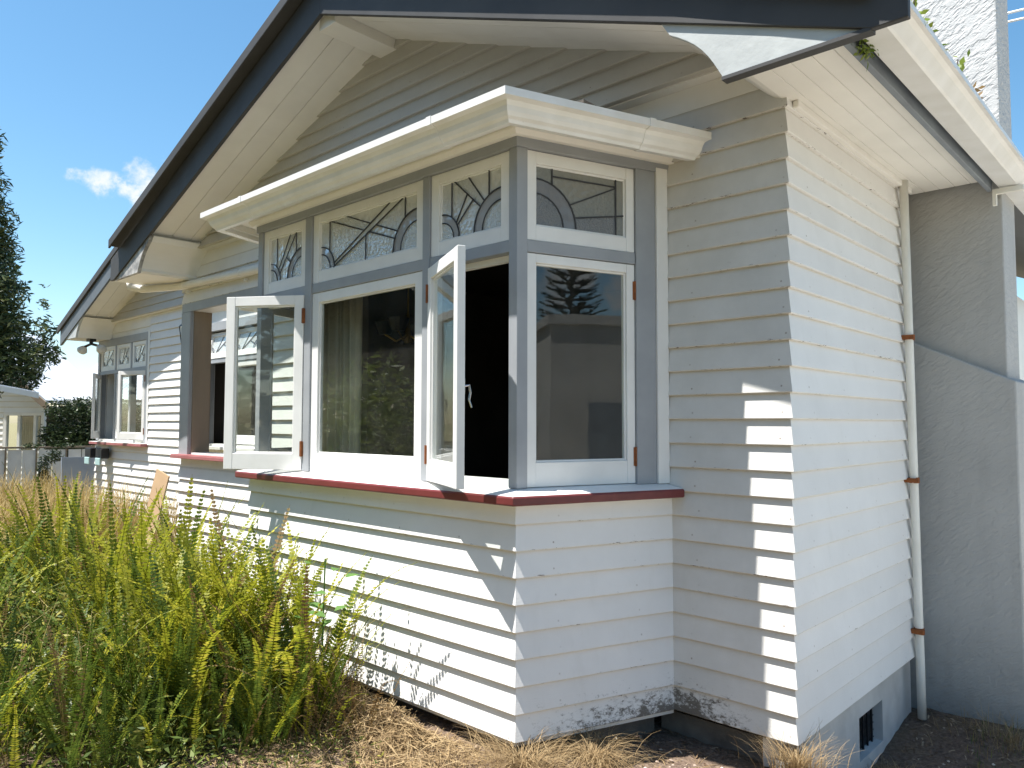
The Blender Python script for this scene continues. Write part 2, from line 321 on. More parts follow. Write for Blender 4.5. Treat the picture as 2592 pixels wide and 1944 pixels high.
# ------------------------------------------------------------------ ground
def gh(x, y):
    s = lambda a, b, t: (lambda u: u * u * (3 - 2 * u))(min(1, max(0, (t - a) / (b - a))))
    h = -.10 - .37 * s(-.05, .55, y) * s(-.32, -.06, x) + .09 * s(1.0, 1.9, y) * s(-.32, -.06, x) - .04 * s(-.75, -.35, y) * s(-1.2, -.7, x) * (1 - s(-.2, .1, x))
    h += .02 * math.sin(3.1 * x + 1.3 * y) * math.cos(2.3 * y - .7 * x) if abs(x) < 12 and abs(y) < 12 else 0
    return h
def axis(lo, hi, step, far):
    a = []; q = lo
    while q <= hi + 1e-6: a.append(q); q += step
    e = []; q = lo; st = step
    while q > -far: st *= 1.35; q -= st; e.append(q)
    f = []; q = hi; st = step
    while q < far: st *= 1.35; q += st; f.append(q)
    return e[::-1] + a + f
gx = axis(-3.2, 2.0, .06, 900); gy = axis(-3.2, 2.4, .06, 900)
gb = MB(); nx = len(gx)
gb.v = [(x, y, gh(x, y) + (random.uniform(-.008, .008) if -3.2 < x < 2 and -3.2 < y < 2.4 else 0)) for y in gy for x in gx]
gb.f = [(j * nx + i, j * nx + i + 1, (j + 1) * nx + i + 1, (j + 1) * nx + i) for j in range(len(gy) - 1) for i in range(nx - 1)]; gb.m = [0] * len(gb.f)
def soil_mat():
    m, N, L, b = nmat('garden_soil'); g = N.new('ShaderNodeNewGeometry'); v = g.outputs['Position']
    n1 = noise(N, L, 2.2, 8, v, .7); n2 = noise(N, L, 40, 6, v, .7); vo = N.new('ShaderNodeTexVoronoi'); vo.inputs['Scale'].default_value = 55; L.new(v, vo.inputs['Vector'])
    rp = ramp(N, [(.30, (.085, .06, .047)), (.5, (.16, .115, .09)), (.72, (.26, .195, .15))]); L.new(n2.outputs[0], rp.inputs[0])
    straw = ramp(N, [(.45, 0.0), (.62, 1.0)]); L.new(n1.outputs[0], straw.inputs[0])
    c = mixc(N, L, math_(N, L, 'MULTIPLY', straw.outputs[0], .4), rp.outputs[0], (.20, .145, .08))
    chip = ramp(N, [(.93, 0.0), (.96, 1.0)]); L.new(vo.outputs['Color'], chip.inputs[0]); c = mixc(N, L, math_(N, L, 'MULTIPLY', chip.outputs[0], .7), c, (.45, .38, .30))
    sp = N.new('ShaderNodeSeparateXYZ'); L.new(v, sp.inputs[0])
    far = N.new('ShaderNodeMapRange'); far.inputs[1].default_value = -3.6; far.inputs[2].default_value = -7; L.new(sp.outputs['X'], far.inputs[0])
    fy = N.new('ShaderNodeMapRange'); fy.inputs[1].default_value = -2.3; fy.inputs[2].default_value = -3.2; L.new(sp.outputs['Y'], fy.inputs[0])
    c = mixc(N, L, math_(N, L, 'MAXIMUM', far.outputs[0], fy.outputs[0]), c, (.23, .20, .115))
    L.new(c, b.inputs['Base Color']); b.inputs['Roughness'].default_value = .95; b.inputs['Specular IOR Level'].default_value = .15
    h = math_(N, L, 'ADD', n2.outputs[0], math_(N, L, 'MULTIPLY', vo.outputs[0], .6)); bump(N, L, b, h, .9, .02); return m
ground = gb.build('ground', soil_mat(), smooth=True); tag(ground, kind='structure')

dv = MB(); xs_ = [1.12 + .75 * i for i in range(9)]; ys_ = [-.9 + .3 * i for i in range(45)]
dv.v = [(x, y, gh(x, y) + .012) for y in ys_ for x in xs_]; dv.f = [(j * 9 + i, j * 9 + i + 1, j * 9 + i + 10, j * 9 + i + 9) for j in range(44) for i in range(8)]; dv.m = [0] * len(dv.f)
tag(dv.build('bounce_driveway', pm('bounce_concrete', (.62, .59, .52), (.54, .51, .45), 2, .85, .3, 30)), kind='structure')  # unseen pale slab, added to bounce sunlight onto the side wall
# ------------------------------------------------------------------ the house
house = empty('house', (0, 0, 0), 'white weatherboard bungalow with grey joinery bay window and dark gabled roof', 'house')
BY = -.868                                               # bay front plane
P = [Vector((-3.775, 0)), Vector((-3.46, BY)), Vector((-.955, BY)), Vector((-.638, 0))]
ND = [(P[i + 1] - P[i]).normalized() for i in range(3)]
NN = [Vector((d.y, -d.x)) for d in ND]
def bay_pts(o, end_y=-.02):
    """the bay outline pushed out by o, its ends stopping at y = end_y"""
    out = []
    q = P[0] + NN[0] * o; out.append(q + ND[0] * ((end_y - q.y) / ND[0].y))
    for i in (0, 1):
        bis = (NN[i] + NN[i + 1]); bis = bis / (1 + NN[i].dot(NN[i + 1])); out.append(P[i + 1] + bis * o)
    q = P[3] + NN[2] * o; out.append(q + ND[2] * ((end_y - q.y) / ND[2].y)); return out
def bay_sweep(prof, end_y=-.02, mi=None):
    """closed (offset, z) profile swept round the bay"""
    b = MB(); n = len(prof); rows = [[bay_pts(o, end_y)[k] for o, z in prof] for k in range(4)]
    vs = [(rows[k][j].x, rows[k][j].y, prof[j][1]) for k in range(4) for j in range(n)]
    fs = []; ms = []
    for k in range(3):
        for j in range(n):
            fs.append((k * n + j, k * n + (j + 1) % n, (k + 1) * n + (j + 1) % n, (k + 1) * n + j)); ms.append(mi[j] if mi else 0)
    fs += [tuple(reversed(range(n))), tuple(range(3 * n, 4 * n))]; ms += [mi[-1] if mi else 0] * 2
    b.v = vs; b.f = fs; b.m = ms; return b
XL = -6.64                                               # left end of the front wall
PX0, PX1, PZ0, PZ1 = -6.44, -4.85, 1.16, 2.66            # porch opening
# wall slabs
w_front_r = rect_mb(-.62, -.002, -.02, 3.25, [], .0, .11).build('wall', M['white'], house)
w_front_l = rect_mb(XL + .002, -3.74, -.05, 3.25, [(PX0, PX1, PZ0, PZ1)], .0, .19).build('wall', M['white'], house)
w_head = MB().box(-3.74, -.62, 0, .11, 2.95, 3.25).build('wall', M['white'], house)
w_side = MB().box(-.11, .0, .112, 1.93, -.02, 3.2).build('wall', M['white'], house)
zs = [k * PITCH for k in range(25)]
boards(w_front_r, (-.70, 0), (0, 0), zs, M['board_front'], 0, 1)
boards(w_side, (0, 0), (0, 1.90), zs, M['board'], 1, 0)
boards(w_front_l, (XL, 0), (-3.70, 0), [z for z in zs if z < 1.0], M['board'], 1, 0)
boards(w_front_l, (PX1 + .10, 0), (-3.70, 0), [z for z in zs if 1.0 <= z < 2.7], M['board'])
boards(w_front_l, (XL, 0), (-3.70, 0), [z for z in zs if z >= 2.7], M['board_old'], 1, 0)
MB().box(XL, PX1 + .1, -.012, .0, 1.0, 1.098).build('apron_board', M['white'], w_front_l)
# frieze under the gable
MB().box(XL, -.0, -.016, -.001, 3.130, 3.285).build('frieze_board', M['cream'], house)
# bay lower walls
bz = [k * PITCH for k in range(9)]
for i in range(3):
    d = ND[i]; nn = NN[i]; a = P[i]; b_ = P[i + 1]; q = MB()
    q.prism([(a.x, a.y, -.03), (b_.x, b_.y, -.03), (b_.x - nn.x * .09, b_.y - nn.y * .09, -.03), (a.x - nn.x * .09, a.y - nn.y * .09, -.03)], (0, 0, 1.13))
    w = q.build('bay_wall', M['white'], house)
    mit = math.tan(math.acos(NN[0].dot(NN[1])) / 2)
    boards(w, a, b_, bz, M['board'], mit if i else 0, mit if i < 2 else 0)
# bay sill: white weathered top, red nosing
sill = bay_sweep([(-.10, 1.098), (.096, 1.094), (.104, 1.100), (.104, 1.132), (.098, 1.140), (-.02, 1.166), (-.10, 1.166)], -.035, [1, 0, 0, 0, 1, 1, 1]).build('sill', [M['red'], M['white']], house, bevel=.003)
tag(sill, 'dark red window sill with white top')
# ---------------- bay joinery (grey)
ZS, ZT0, ZT1, ZH = 1.166, 2.312, 2.372, 2.822
def joint(x0, x1, z0, z1, y0=BY, dep=.10, name='mullion'):
    return MB().box(x0, x1, y0, y0 + dep, z0, z1).build(name, M['grey'], house, bevel=.003)
joint(-2.845, -2.768, ZS, ZH); joint(-1.660, -1.604, ZS, ZH)
for a_, b_ in ((-3.40, -2.846), (-2.767, -1.661), (-1.603, -1.012)): joint(a_, b_, ZT0, ZT1, BY + .006, .09, 'transom')
def along(i, s, o=0.0):                                  # point on bay face i at run s, pushed out by o
    q = P[i] + ND[i] * s + NN[i] * o; return q
for c, (i, j) in (((1), (0, 1)), ((2), (1, 2))):         # corner posts
    L0 = (P[c] - P[c - 1]).length
    a = along(i, L0 - .055); m_ = P[c]; b = along(j, .058)
    pol = [a, m_, b, b - NN[j] * .09, a - NN[i] * .09]
    MB().prism([(q.x, q.y, ZS) for q in pol], (0, 0, ZH - ZS)).build('corner_post', M['grey'], house, bevel=.003)
bay_sweep([(-.02, ZH), (.012, ZH), (.012, 2.902), (-.02, 2.902)], -.012).build('head_board', M['grey'], house, bevel=.002)
bay_sweep([(.013, 2.868), (.04, 2.868), (.055, 2.890), (.055, 2.903), (.013, 2.903)], -.012).build('head_moulding', M['cream'], house)
bay_sweep([(-.1, 2.905), (.195, 2.905), (.195, 2.92), (-.1, 2.92)], -.005).build('bay_soffit', M['cream'], house)
bay_sweep([(.170, 2.862), (.1905, 2.862), (.1905, 2.9045), (.170, 2.9045)], -.01).build('bay_fascia', M['cream'], house)
# bay gutter, ogee front
gp = [(0.1920, 2.8310), (0.2340, 2.8240), (0.2420, 2.8380), (0.2580, 2.8480), (0.2700, 2.8640), (0.2770, 2.8860), (0.2900, 2.9040), (0.3230, 2.9100), (0.3230, 2.9460), (0.3120, 2.9460), (0.3120, 2.9220), (0.2860, 2.9150), (0.2680, 2.8910), (0.2620, 2.8700), (0.2360, 2.8460), (0.2040, 2.8410), (0.2040, 2.9260), (0.1920, 2.9260)]
bg_ = bay_sweep(gp, -.10).build('gutter', M['gutter'], house)
for k, t in ((1, .13), (1, .88), (2, .6)):               # clips and joiners
    q0 = along(k, (P[k + 1] - P[k]).length * t); dd = ND[k]; nn = NN[k]
    pr = [(0.1900, 2.8280), (0.2350, 2.8210), (0.2450, 2.8360), (0.2600, 2.8450), (0.2725, 2.8620), (0.2795, 2.8840), (0.2910, 2.9010), (0.3260, 2.9070), (0.3260, 2.9490), (0.3080, 2.9490), (0.1880, 2.9360)]
    MB().prism([(q0.x + nn.x * o, q0.y + nn.y * o, z) for o, z in pr], (dd.x * .035, dd.y * .035, 0)).build('gutter_joiner', M['gutter'], bg_)
# bay roof (low hip, seen only from above)
tp = [(q.x, q.y, 2.925) for q in bay_pts(.19, .0)]; MB().add(tp + [(-3.5, 0, 3.12), (-.95, 0, 3.12)], [(0, 1, 4), (1, 2, 5, 4), (2, 3, 5), (3, 2, 1, 0), (0, 4, 5, 3)]).build('bay_roof', M['roof'], house)

# ---------------- sashes
def clip_poly(poly, a, b):
    """half of a polygon on the left of line a-b"""
    out = []; f = lambda p: (b[0] - a[0]) * (p[1] - a[1]) - (b[1] - a[1]) * (p[0] - a[0])
    for i in range(len(poly)):
        p, q = poly[i], poly[(i + 1) % len(poly)]; fp, fq = f(p), f(q)
        if fp >= 0: out.append(p)
        if (fp > 0 > fq) or (fp < 0 < fq):
            t = fp / (fp - fq); out.append((p[0] + (q[0] - p[0]) * t, p[1] + (q[1] - p[1]) * t))
    return out
def area(p): return abs(sum(p[i][0] * p[(i + 1) % len(p)][1] - p[(i + 1) % len(p)][0] * p[i][1] for i in range(len(p)))) / 2
def inside(pt, poly):
    c = False
    for i in range(len(poly)):
        a, b = poly[i], poly[i - 1]
        if (a[1] > pt[1]) != (b[1] > pt[1]) and pt[0] < (b[0] - a[0]) * (pt[1] - a[1]) / (b[1] - a[1]) + a[0]: c = not c
    return c
def leadlight(w, h, design):
    """glass pieces of one light as polygons in metres, with glass index"""
    arc = lambda cx, r, a0, a1, n=10: [(cx + r * math.cos(R(a0 + (a1 - a0) * i / n)), r * math.sin(R(a0 + (a1 - a0) * i / n))) for i in range(n + 1)]
    rl, rr = design['rl'], design['rr']; pieces = []
    rem = []
    if rl:
        ri = rl * .68; pieces.append(([(0, 0)] + arc(0, ri, 0, 90), 1)); pieces.append((arc(0, rl, 0, 90) + arc(0, ri, 90, 0), 3)); rem += [*arc(0, rl, 90, 0)]
    else: rem += [(0, 0)]
    if rr:
        ri = rr * .70; pieces.append(([(w, 0)] + arc(w, ri, 90, 180), 1)); pieces.append((arc(w, rr, 90, 180) + arc(w, ri, 180, 90), 3)); rem += [*arc(w, rr, 180, 90)]
    else: rem += [(w, 0)]
    rem += [(w, h), (0, h)]
    work = [rem]
    for (a, b, probe) in design['cuts']:
        a = (a[0] * w, a[1] * h); b = (b[0] * w, b[1] * h); nxt = []
        for pc in work:
            if probe and not inside((probe[0] * w, probe[1] * h), pc): nxt.append(pc); continue
            l, r_ = clip_poly(pc, a, b), clip_poly(pc, b, a)
            for q in (l, r_):
                if len(q) > 2 and area(q) > 1e-5: nxt.append(q)
        work = nxt
    return pieces + [(q, (0, 2, 1, 0, 2)[i % 5]) for i, q in enumerate(work)]
DES = {
 'A': dict(rl=.13, rr=.19, cuts=[((.2, 0), (.2, 1), None), ((.80, 0), (.80, 1), None), ((.28, .30), (.62, 1), (.5, .9)), ((.36, .26), (.80, 1), (.6, .75)), ((.44, .55), (.70, .30), (.6, .45))]),
 'B': dict(rl=.15, rr=.22, cuts=[((.10, 0), (.10, 1), None), ((.885, 0), (.885, 1), None), ((.18, .14), (.74, 1), (.5, .9)), ((.20, .09), (.865, 1), (.6, .5)), ((.12, .98), (.80, .26), (.3, .5)), ((.12, .98), (.80, .26), (.8, .6)), ((.30, .98), (.83, .38), (.8, .6)), ((.30, .98), (.83, .38), (.35, .88)), ((.50, 0), (.50, .42), (.5, .1))]),
 'C': dict(rl=.14, rr=.20, cuts=[((.18, 0), (.18, 1), None), ((.80, 0), (.80, 1), None), ((.22, 1), (.70, .38), (.5, .9)), ((.46, 1), (.76, .44), (.6, .7)), ((.30, .36), (.45, .72), (.4, .5)), ((.34, .30), (.54, .58), (.45, .52))]),
 'D': dict(rl=.235, rr=0, cuts=[((.18, 0), (.18, 1), None), ((.905, 0), (.905, 1), None), ((0, .86), (1, .86), (.5, .93)), ((.905, .84), (.30, .36), (.5, .7)), ((1, .37), (.40, .20), (.6, .35)), ((1, .37), (.40, .20), (.95, .3))]),
 'S': dict(rl=.08, rr=.12, cuts=[((.25, 0), (.55, 1), None), ((.45, .3), (.9, 1), (.6, .6)), ((.2, .9), (.8, .3), (.7, .4))]),
}
def sash(name, w, h, loc, rz, stile=.062, top=.062, bot=.105, th=.040, hinge=None, handle=None, lead=None, mat='white', glass=True, pitchx=0):
    """a glazed frame; local x along, -y outwards, origin at its lower left outer corner"""
    b = MB(); b.box(0, stile, 0, th, 0, h); b.box(w - stile, w, 0, th, 0, h)
    b.box(stile, w - stile, .0015, th - .0015, 0, bot); b.box(stile, w - stile, .0015, th - .0015, h - top, h)
    # glazing bead, splayed putty line
    for (x0, x1, z0, z1) in ((stile, stile + .010, bot, h - top), (w - stile - .010, w - stile, bot, h - top), (stile + .010, w - stile - .010, bot, bot + .010), (stile + .010, w - stile - .010, h - top - .010, h - top)):
        b.box(x0, x1, .012, th - .004, z0, z1)
    o = b.build(name, M[mat], house, loc, rz, bevel=.0025); o.rotation_euler.x = pitchx
    if lead:
        gw, gh_ = w - 2 * stile - .012, h - top - bot - .012; pcs = leadlight(gw, gh_, DES[lead]); came = MB(); ox, oz = stile + .006, bot + .006
        for i, (pl, g) in enumerate(pcs):
            y = .018 + .0006 * (i % 4)
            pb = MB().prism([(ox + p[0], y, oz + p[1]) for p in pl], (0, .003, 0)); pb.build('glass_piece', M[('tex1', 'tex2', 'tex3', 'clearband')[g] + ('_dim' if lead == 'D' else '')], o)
            ww = .0031 + .0001 * i; yy = .0145 - .00025 * i
            for k in range(len(pl)):
                p, q = pl[k], pl[(k + 1) % len(pl)]
                if (abs(p[0] - q[0]) < 1e-6 and (p[0] < .002 or p[0] > gw - .002)) or (abs(p[1] - q[1]) < 1e-6 and (p[1] < .002 or p[1] > gh_ - .002)): continue
                dx, dz = q[0] - p[0], q[1] - p[1]; ln = math.hypot(dx, dz)
                if ln < 1e-4: continue
                ux, uz = dx / ln, dz / ln; nx_, nz_ = -uz * ww, ux * ww
                came.prism([(ox + p[0] - ux * .001 + nx_, yy, oz + p[1] - uz * .001 + nz_), (ox + q[0] + ux * .001 + nx_, yy, oz + q[1] + uz * .001 + nz_), (ox + q[0] + ux * .001 - nx_, yy, oz + q[1] + uz * .001 - nz_), (ox + p[0] - ux * .001 - nx_, yy, oz + p[1] - uz * .001 - nz_)], (0, .0025, 0))
        came.build('lead_came', M['lead'], o)
    elif glass:
        MB().box(stile + .002, w - stile - .002, .019, .022, bot + .002, h - top - .002).build('pane', M['glass'], o)
    if hinge:
        for z in (.12 * h, .88 * h):
            x = 0 if hinge == 'l' else w
            q = MB(); q.tube([(x, -.005, z - .05), (x, -.005, z + .05)], .006); q.box(x - .012, x + .012, -.0035, .0, z - .048, z + .048); q.build('hinge', M['rust'], o)
    if handle:
        x = w - stile / 2 if hinge == 'l' else stile / 2; z = h * .42; yb = th
        q = MB(); q.box(x - .012, x + .012, yb, yb + .006, z - .035, z + .035)
        q.tube([(x, yb + .004, z), (x, yb + .03, z + .005), (x, yb + .036, z - .03), (x, yb + .03, z - .065), (x, yb + .042, z - .10)], .007, 7, 0, .0045); q.build('handle', M['chrome'], o)
    return o
SH = ZT0 - ZS                                            # casement height
y_in = BY + .012
# front face: open casement, fixed light, open casement
a1 = R(33); sash('casement', .548, SH - .008, (-2.842 - .548 * math.cos(a1), BY - .006 - .548 * math.sin(a1), ZS + .006), math.atan2(math.sin(a1), math.cos(a1)), hinge='r', handle=True)
sash('fixed_window', 1.104, SH - .004, (-2.766, y_in, ZS + .002), 0, stile=.072, bot=.115)
a2 = R(27); sash('casement', .588, SH - .008, (-1.606, BY - .006, ZS + .006), -a2, hinge='l', handle=True)
for x, w, d_ in ((-3.400, .554, 'A'), (-2.767, 1.106, 'B'), (-1.603, .591, 'C')):
    sash('top_light', w - .004, ZH - ZT1 - .004, (x + .002, y_in, ZT1 + .002), 0, stile=.062, top=.055, bot=.075, lead=d_)
# returns
for i, L_, lead in ((2, .64, 'D'), (0, .64, 'C')):
    Ls = (P[i + 1] - P[i]).length; s0 = .060 if i == 2 else Ls - .06 - L_
    q = along(i, s0, -.012); ang = math.atan2(ND[i].y, ND[i].x)
    sash('casement', L_, SH - .006, (q.x, q.y, ZS + .003), ang, stile=.05, top=.045, bot=.118, hinge='r' if i == 2 else 'l')
    sash('top_light', L_, ZH - ZT1 - .004, (q.x, q.y, ZT1 + .002), ang, stile=.05, top=.06, bot=.075, lead=lead)
    for s_a, s_b, z0, z1, nm, mt, o in ((s0, s0 + L_, ZT0, ZT1, 'transom', 'grey', -.006), ((.702 if i == 2 else .08), (.825 if i == 2 else s0 - .002), ZS - .002, ZH + .0, 'casing', 'grey', .003), ((.827 if i == 2 else .0), (.90 if i == 2 else .078), ZS - .003, ZH + .02, 'cover_board', 'white', .016)):
        a = along(i, s_a, o); b = along(i, s_b, o); nn = NN[i]
        MB().prism([(a.x, a.y, z0), (b.x, b.y, z0), (b.x - nn.x * .09, b.y - nn.y * .09, z0), (a.x - nn.x * .09, a.y - nn.y * .09, z0)], (0, 0, z1 - z0)).build(nm, M[mt], house, bevel=.002)
# white stop bead and weathered inner sill in the open lights
for x0, x1 in ((-3.40, -2.846), (-1.603, -1.012)):
    MB().box(x0, x1, BY + .055, BY + .10, ZS - .001, ZS + .035).build('inner_sill', M['white'], house, bevel=.003)
    MB().box(x0, x1, BY + .055, BY + .09, ZT0 - .03, ZT0 - .001).build('stop_bead', M['cream'], house)

# ---------------- room behind the bay
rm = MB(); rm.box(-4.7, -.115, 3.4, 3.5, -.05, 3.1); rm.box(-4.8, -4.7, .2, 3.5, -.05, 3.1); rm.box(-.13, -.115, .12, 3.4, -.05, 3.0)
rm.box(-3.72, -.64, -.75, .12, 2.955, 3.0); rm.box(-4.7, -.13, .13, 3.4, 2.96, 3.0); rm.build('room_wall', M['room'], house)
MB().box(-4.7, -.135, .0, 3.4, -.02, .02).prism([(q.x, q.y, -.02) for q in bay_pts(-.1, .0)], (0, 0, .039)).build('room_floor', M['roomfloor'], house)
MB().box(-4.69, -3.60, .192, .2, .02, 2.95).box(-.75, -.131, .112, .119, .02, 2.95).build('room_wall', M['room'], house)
cv = MB(); n = 90; x0, x1 = -3.12, -2.62
vs = []
for i in range(n + 1):
    t = i / n; x = x0 + (x1 - x0) * t; y = -.60 + .035 * math.sin(t * 44 + 2 * math.sin(t * 9)) + .012 * math.sin(t * 101)
    vs += [(x, y, .75), (x + .01 * math.sin(t * 30), y + .006, 1.6), (x, y, 2.36)]
cv.add(vs, [f for i in range(n) for f in ((3 * i, 3 * i + 3, 3 * i + 4, 3 * i + 1), (3 * i + 1, 3 * i + 4, 3 * i + 5, 3 * i + 2))])
cur = cv.build('curtain', M['curtain'], smooth=True); tag(cur, 'cream curtain hanging in folds inside the big bay window', 'curtain'); cur.modifiers.new('t', 'SOLIDIFY').thickness = .004
lamp = empty('chandelier', (-3.28, .35, 2.24), 'brass chandelier with dark round shades inside the bay room', 'chandelier')
MB().tube([(0, 0, 0), (0, 0, .90)], .008).tube([(0, 0, -.12), (0, 0, .12)], .03, 10, 0, .012).build('stem', M['brass'], lamp)
for k in range(4):
    an = k * math.pi / 2 + .5; c, s_ = math.cos(an), math.sin(an)
    MB().tube([(0, 0, -.05), (.1 * c, .1 * s_, -.1), (.2 * c, .2 * s_, -.04)], .008).build('arm', M['brass'], lamp)
    MB().tube([(.2 * c, .2 * s_, -.04), (.2 * c, .2 * s_, .0), (.2 * c, .2 * s_, .06)], .05, 12, 0, .09).build('lamp_shade', M['black'], lamp)

# ---------------- gable over the front wall
AX, AZ, SR, SL = -3.09, 4.388, .394, .366                # barge underside: apex and slopes
def rake(x): return AZ - SR * (x - AX) if x > AX else AZ - SL * (AX - x)
YB = -.60
gable = MB().prism([(XL, 0, 3.26), (0, 0, 3.26), (-.2, 0, 3.33), (AX, 0, AZ + .14), (XL + .2, 0, 3.3)], (0, .10, 0)).build('gable', M['gable'], house)
z = 3.262; k = 0; lift = [.085, .062, .044, .030, .018, .009, .003]
while z < 4.42:
    zz = z + .02
    xr = AX + (AZ + .10 - zz) / SR; xl = AX - (AZ + .10 - zz) / SL
    xr = min(xr, -.05 if k else -.02); xl = max(xl, XL + .06 if k else XL - .04)
    lf = lift[k] if k < len(lift) else 0
    nx_ = lift[k + 1] if k + 1 < len(lift) else 0
    me = board_mesh(xr - xl, t0=.042 + lf, t1=.012 + nx_, pitch=.118).mesh('weatherboard', M['gable'])
    obj('weatherboard', me, gable, (xl, -.006, z)); z += .118; k += 1
MB().box(XL - .02, -.0, -.095, -.018, 3.254, 3.2615).build('flare_soffit', M['cream'], gable)
# bargeboards
CURV = [(0, 0), (.020, .036), (.042, .075), (.068, .115), (.098, .153), (.132, .188), (.170, .219), (.212, .248), (.256, .275), (.30, .30)]   # bracket curve: back from the tip, up
def barge(name, pts_under, h0, h1, y0, y1, mat, par=house):
    b = MB(); n = len(pts_under)
    b.prism([(x, y0, z + h0) for x, z in pts_under] + [(x, y0, z + h1) for x, z in reversed(pts_under)], (0, y1 - y0, 0)); return b.build(name, M[mat], par, bevel=.004)
XRE, XLE, ZB = .727, -7.05, 2.945
XC = AX + (AZ - ZB + .012) / SR; XCL = AX - (AZ - ZB - .03) / SL
MB().prism([(x, YB - .032, z) for x, z in ((AX, AZ), (XC, ZB - .012), (XRE, ZB - .012), (XRE, rake(XRE) + .265), (AX, AZ + .265))], (0, .032, 0)).build('bargeboard', M['dark'], house, bevel=.004)
MB().prism([(x, YB - .032, z) for x, z in ((AX - .0005, AZ), (AX - .0005, AZ + .265), (XLE, rake(XLE) + .265), (XLE, max(ZB + .03, rake(XLE))), (min(XCL, -6.9), max(ZB + .03, rake(min(XCL, -6.9)))))], (0, .032, 0)).build('bargeboard', M['dark'], house, bevel=.004)
barge('barge_capping', [(AX, AZ), (XRE + .01, rake(XRE + .01))], .272, .36, YB - .126, YB - .106, 'dark')
barge('barge_capping', [(-6.86, rake(-6.86)), (AX - .0005, AZ)], .272, .36, YB - .126, YB - .106, 'dark')
barge('verge_lining', [(AX, AZ), (XRE + .008, rake(XRE + .008))], .29, .305, YB - .105, YB - .001, 'dark')
barge('verge_lining', [(-6.85, rake(-6.85)), (AX - .0005, AZ)], .29, .305, YB - .105, YB - .001, 'dark')
# end panels of the boxed eaves
pr = [(.0 - c, ZB + h) for c, h in CURV]; top = rake(pr[-1][0])
pr[-1] = (pr[-1][0], top)
pan = MB().prism([(x, YB - .016, z) for x, z in pr] + [(AX + (AZ - ZB + .02) / SR, YB - .016, ZB)], (0, .034, 0)).build('eave_panel', M['panel'], house, bevel=.002)
MB().box(.0, XC - .002, YB - .030, YB + .02, ZB - .016, ZB - .001).build('eave_panel_edge', M['dark'], house)
pl_ = [(-6.36 + c, ZB + .03 + h) for c, h in CURV]; pl_[-1] = (pl_[-1][0], rake(pl_[-1][0]))
tag(MB().prism([(x, YB - .016, z) for x, z in reversed(pl_)] + [(XCL, YB - .016, ZB + .03)], (0, .034, 0)).build('eave_panel', M['sun_patched'], house), 'eave panel with sun and shade patches in its colour')
# sheeting that follows the bracket curve back to the wall, left box; box bottom
q = MB(); pts = pl_
for i in range(len(pts) - 1):
    q.add([(pts[i][0], YB + .019, pts[i][1]), (pts[i + 1][0], YB + .019, pts[i + 1][1]), (pts[i + 1][0], .0, pts[i + 1][1]), (pts[i][0], .0, pts[i][1])], [(0, 1, 2, 3)])
    q.add([(pts[i][0] - .012, YB + .019, pts[i][1] + .012), (pts[i + 1][0] - .012, YB + .019, pts[i + 1][1] + .012), (pts[i + 1][0] - .012, .0, pts[i + 1][1] + .012), (pts[i][0] - .012, .0, pts[i][1] + .012)], [(3, 2, 1, 0)])
q.build('eave_lining', M['cream'], house)
MB().box(XLE + .01, -6.36, YB + .02, 3.0, ZB + .032, ZB + .045).build('eave_soffit', M['cream'], house)
MB().box(-6.40, -6.335, YB + .02, -.02, ZB + .046, ZB + .10).build('eave_trim', M['cream'], house, bevel=.003)
q = MB(); pts = [(.006, 3.044), (-.03, 3.058), (-.07, 3.088), (-.12, 3.135), (-.17, 3.185), (-.23, 3.24), (-.32, 3.31)]
for i in range(len(pts) - 1):
    q.add([(pts[i][0], YB + .019, pts[i][1]), (pts[i + 1][0], YB + .019, pts[i + 1][1]), (pts[i + 1][0], .0, pts[i + 1][1]), (pts[i][0], .0, pts[i][1])], [(0, 1, 2, 3)])
q.build('eave_lining', M['cream'], house)
# raked soffit boards, left and right
for side in (-1, 1):
    for j in range(3):
        y0 = YB + .02 + j * .19; y1 = y0 + .186
        if side < 0: a, b = (XLE + .7, rake(XLE + .7)), (AX, AZ)
        else: a, b = (AX, AZ), (-.28, rake(-.28))
        MB().prism([(a[0], y0, a[1] + .05), (b[0], y0, b[1] + .05), (b[0], y1, b[1] + .05), (a[0], y1, a[1] + .05)], (0, 0, .018)).build('soffit_board', M['cream'], house)
MB().prism([(AX - .10, YB + .03, AZ - .07), (AX + .10, YB + .03, AZ - .07), (AX + .10, -.02, AZ - .07), (AX - .10, -.02, AZ - .07)], (0, 0, .2)).build('ridge_beam', M['cream'], house, bevel=.004)
MB().prism([(AX - .16, YB - .036, AZ + .0), (AX + .16, YB - .036, AZ - .05), (AX + .16, YB - .036, AZ - .064), (AX - .16, YB - .036, AZ - .02)], (0, .03, 0))
# right eave: boarded soffit, fascia, gutter
for j in range(5):
    x0 = .004 + j * .0905
    MB().box(x0, x0 + .0875, YB + .02, 2.06, 3.042, 3.058).build('soffit_board', M['cream'], house, bevel=.003)
MB().box(.0, .46, YB + .02, 2.06, 3.0575, 3.066).build('soffit_backing', M['cream'], house)
MB().box(.032, .062, .03, 1.9, 3.005, 3.0415).build('scotia', M['cream'], house, bevel=.006)
MB().box(.464, .492, YB + .02, 2.02, 2.955, 3.20).build('fascia', M['fascia'], house, bevel=.003)
gq = [(.525, 2.975), (.628, 2.965), (.638, 2.972), (.655, 2.992), (.672, 3.012), (.690, 3.022), (.706, 3.024), (.706, 3.048), (.694, 3.048), (.694, 3.034), (.668, 3.024), (.628, 2.977), (.537, 2.987), (.537, 3.06), (.525, 3.06)]
gut = MB().prism([(x, YB + .02, z) for x, z in gq], (0, 6.0, 0)).build('gutter', M['gutter'], house)
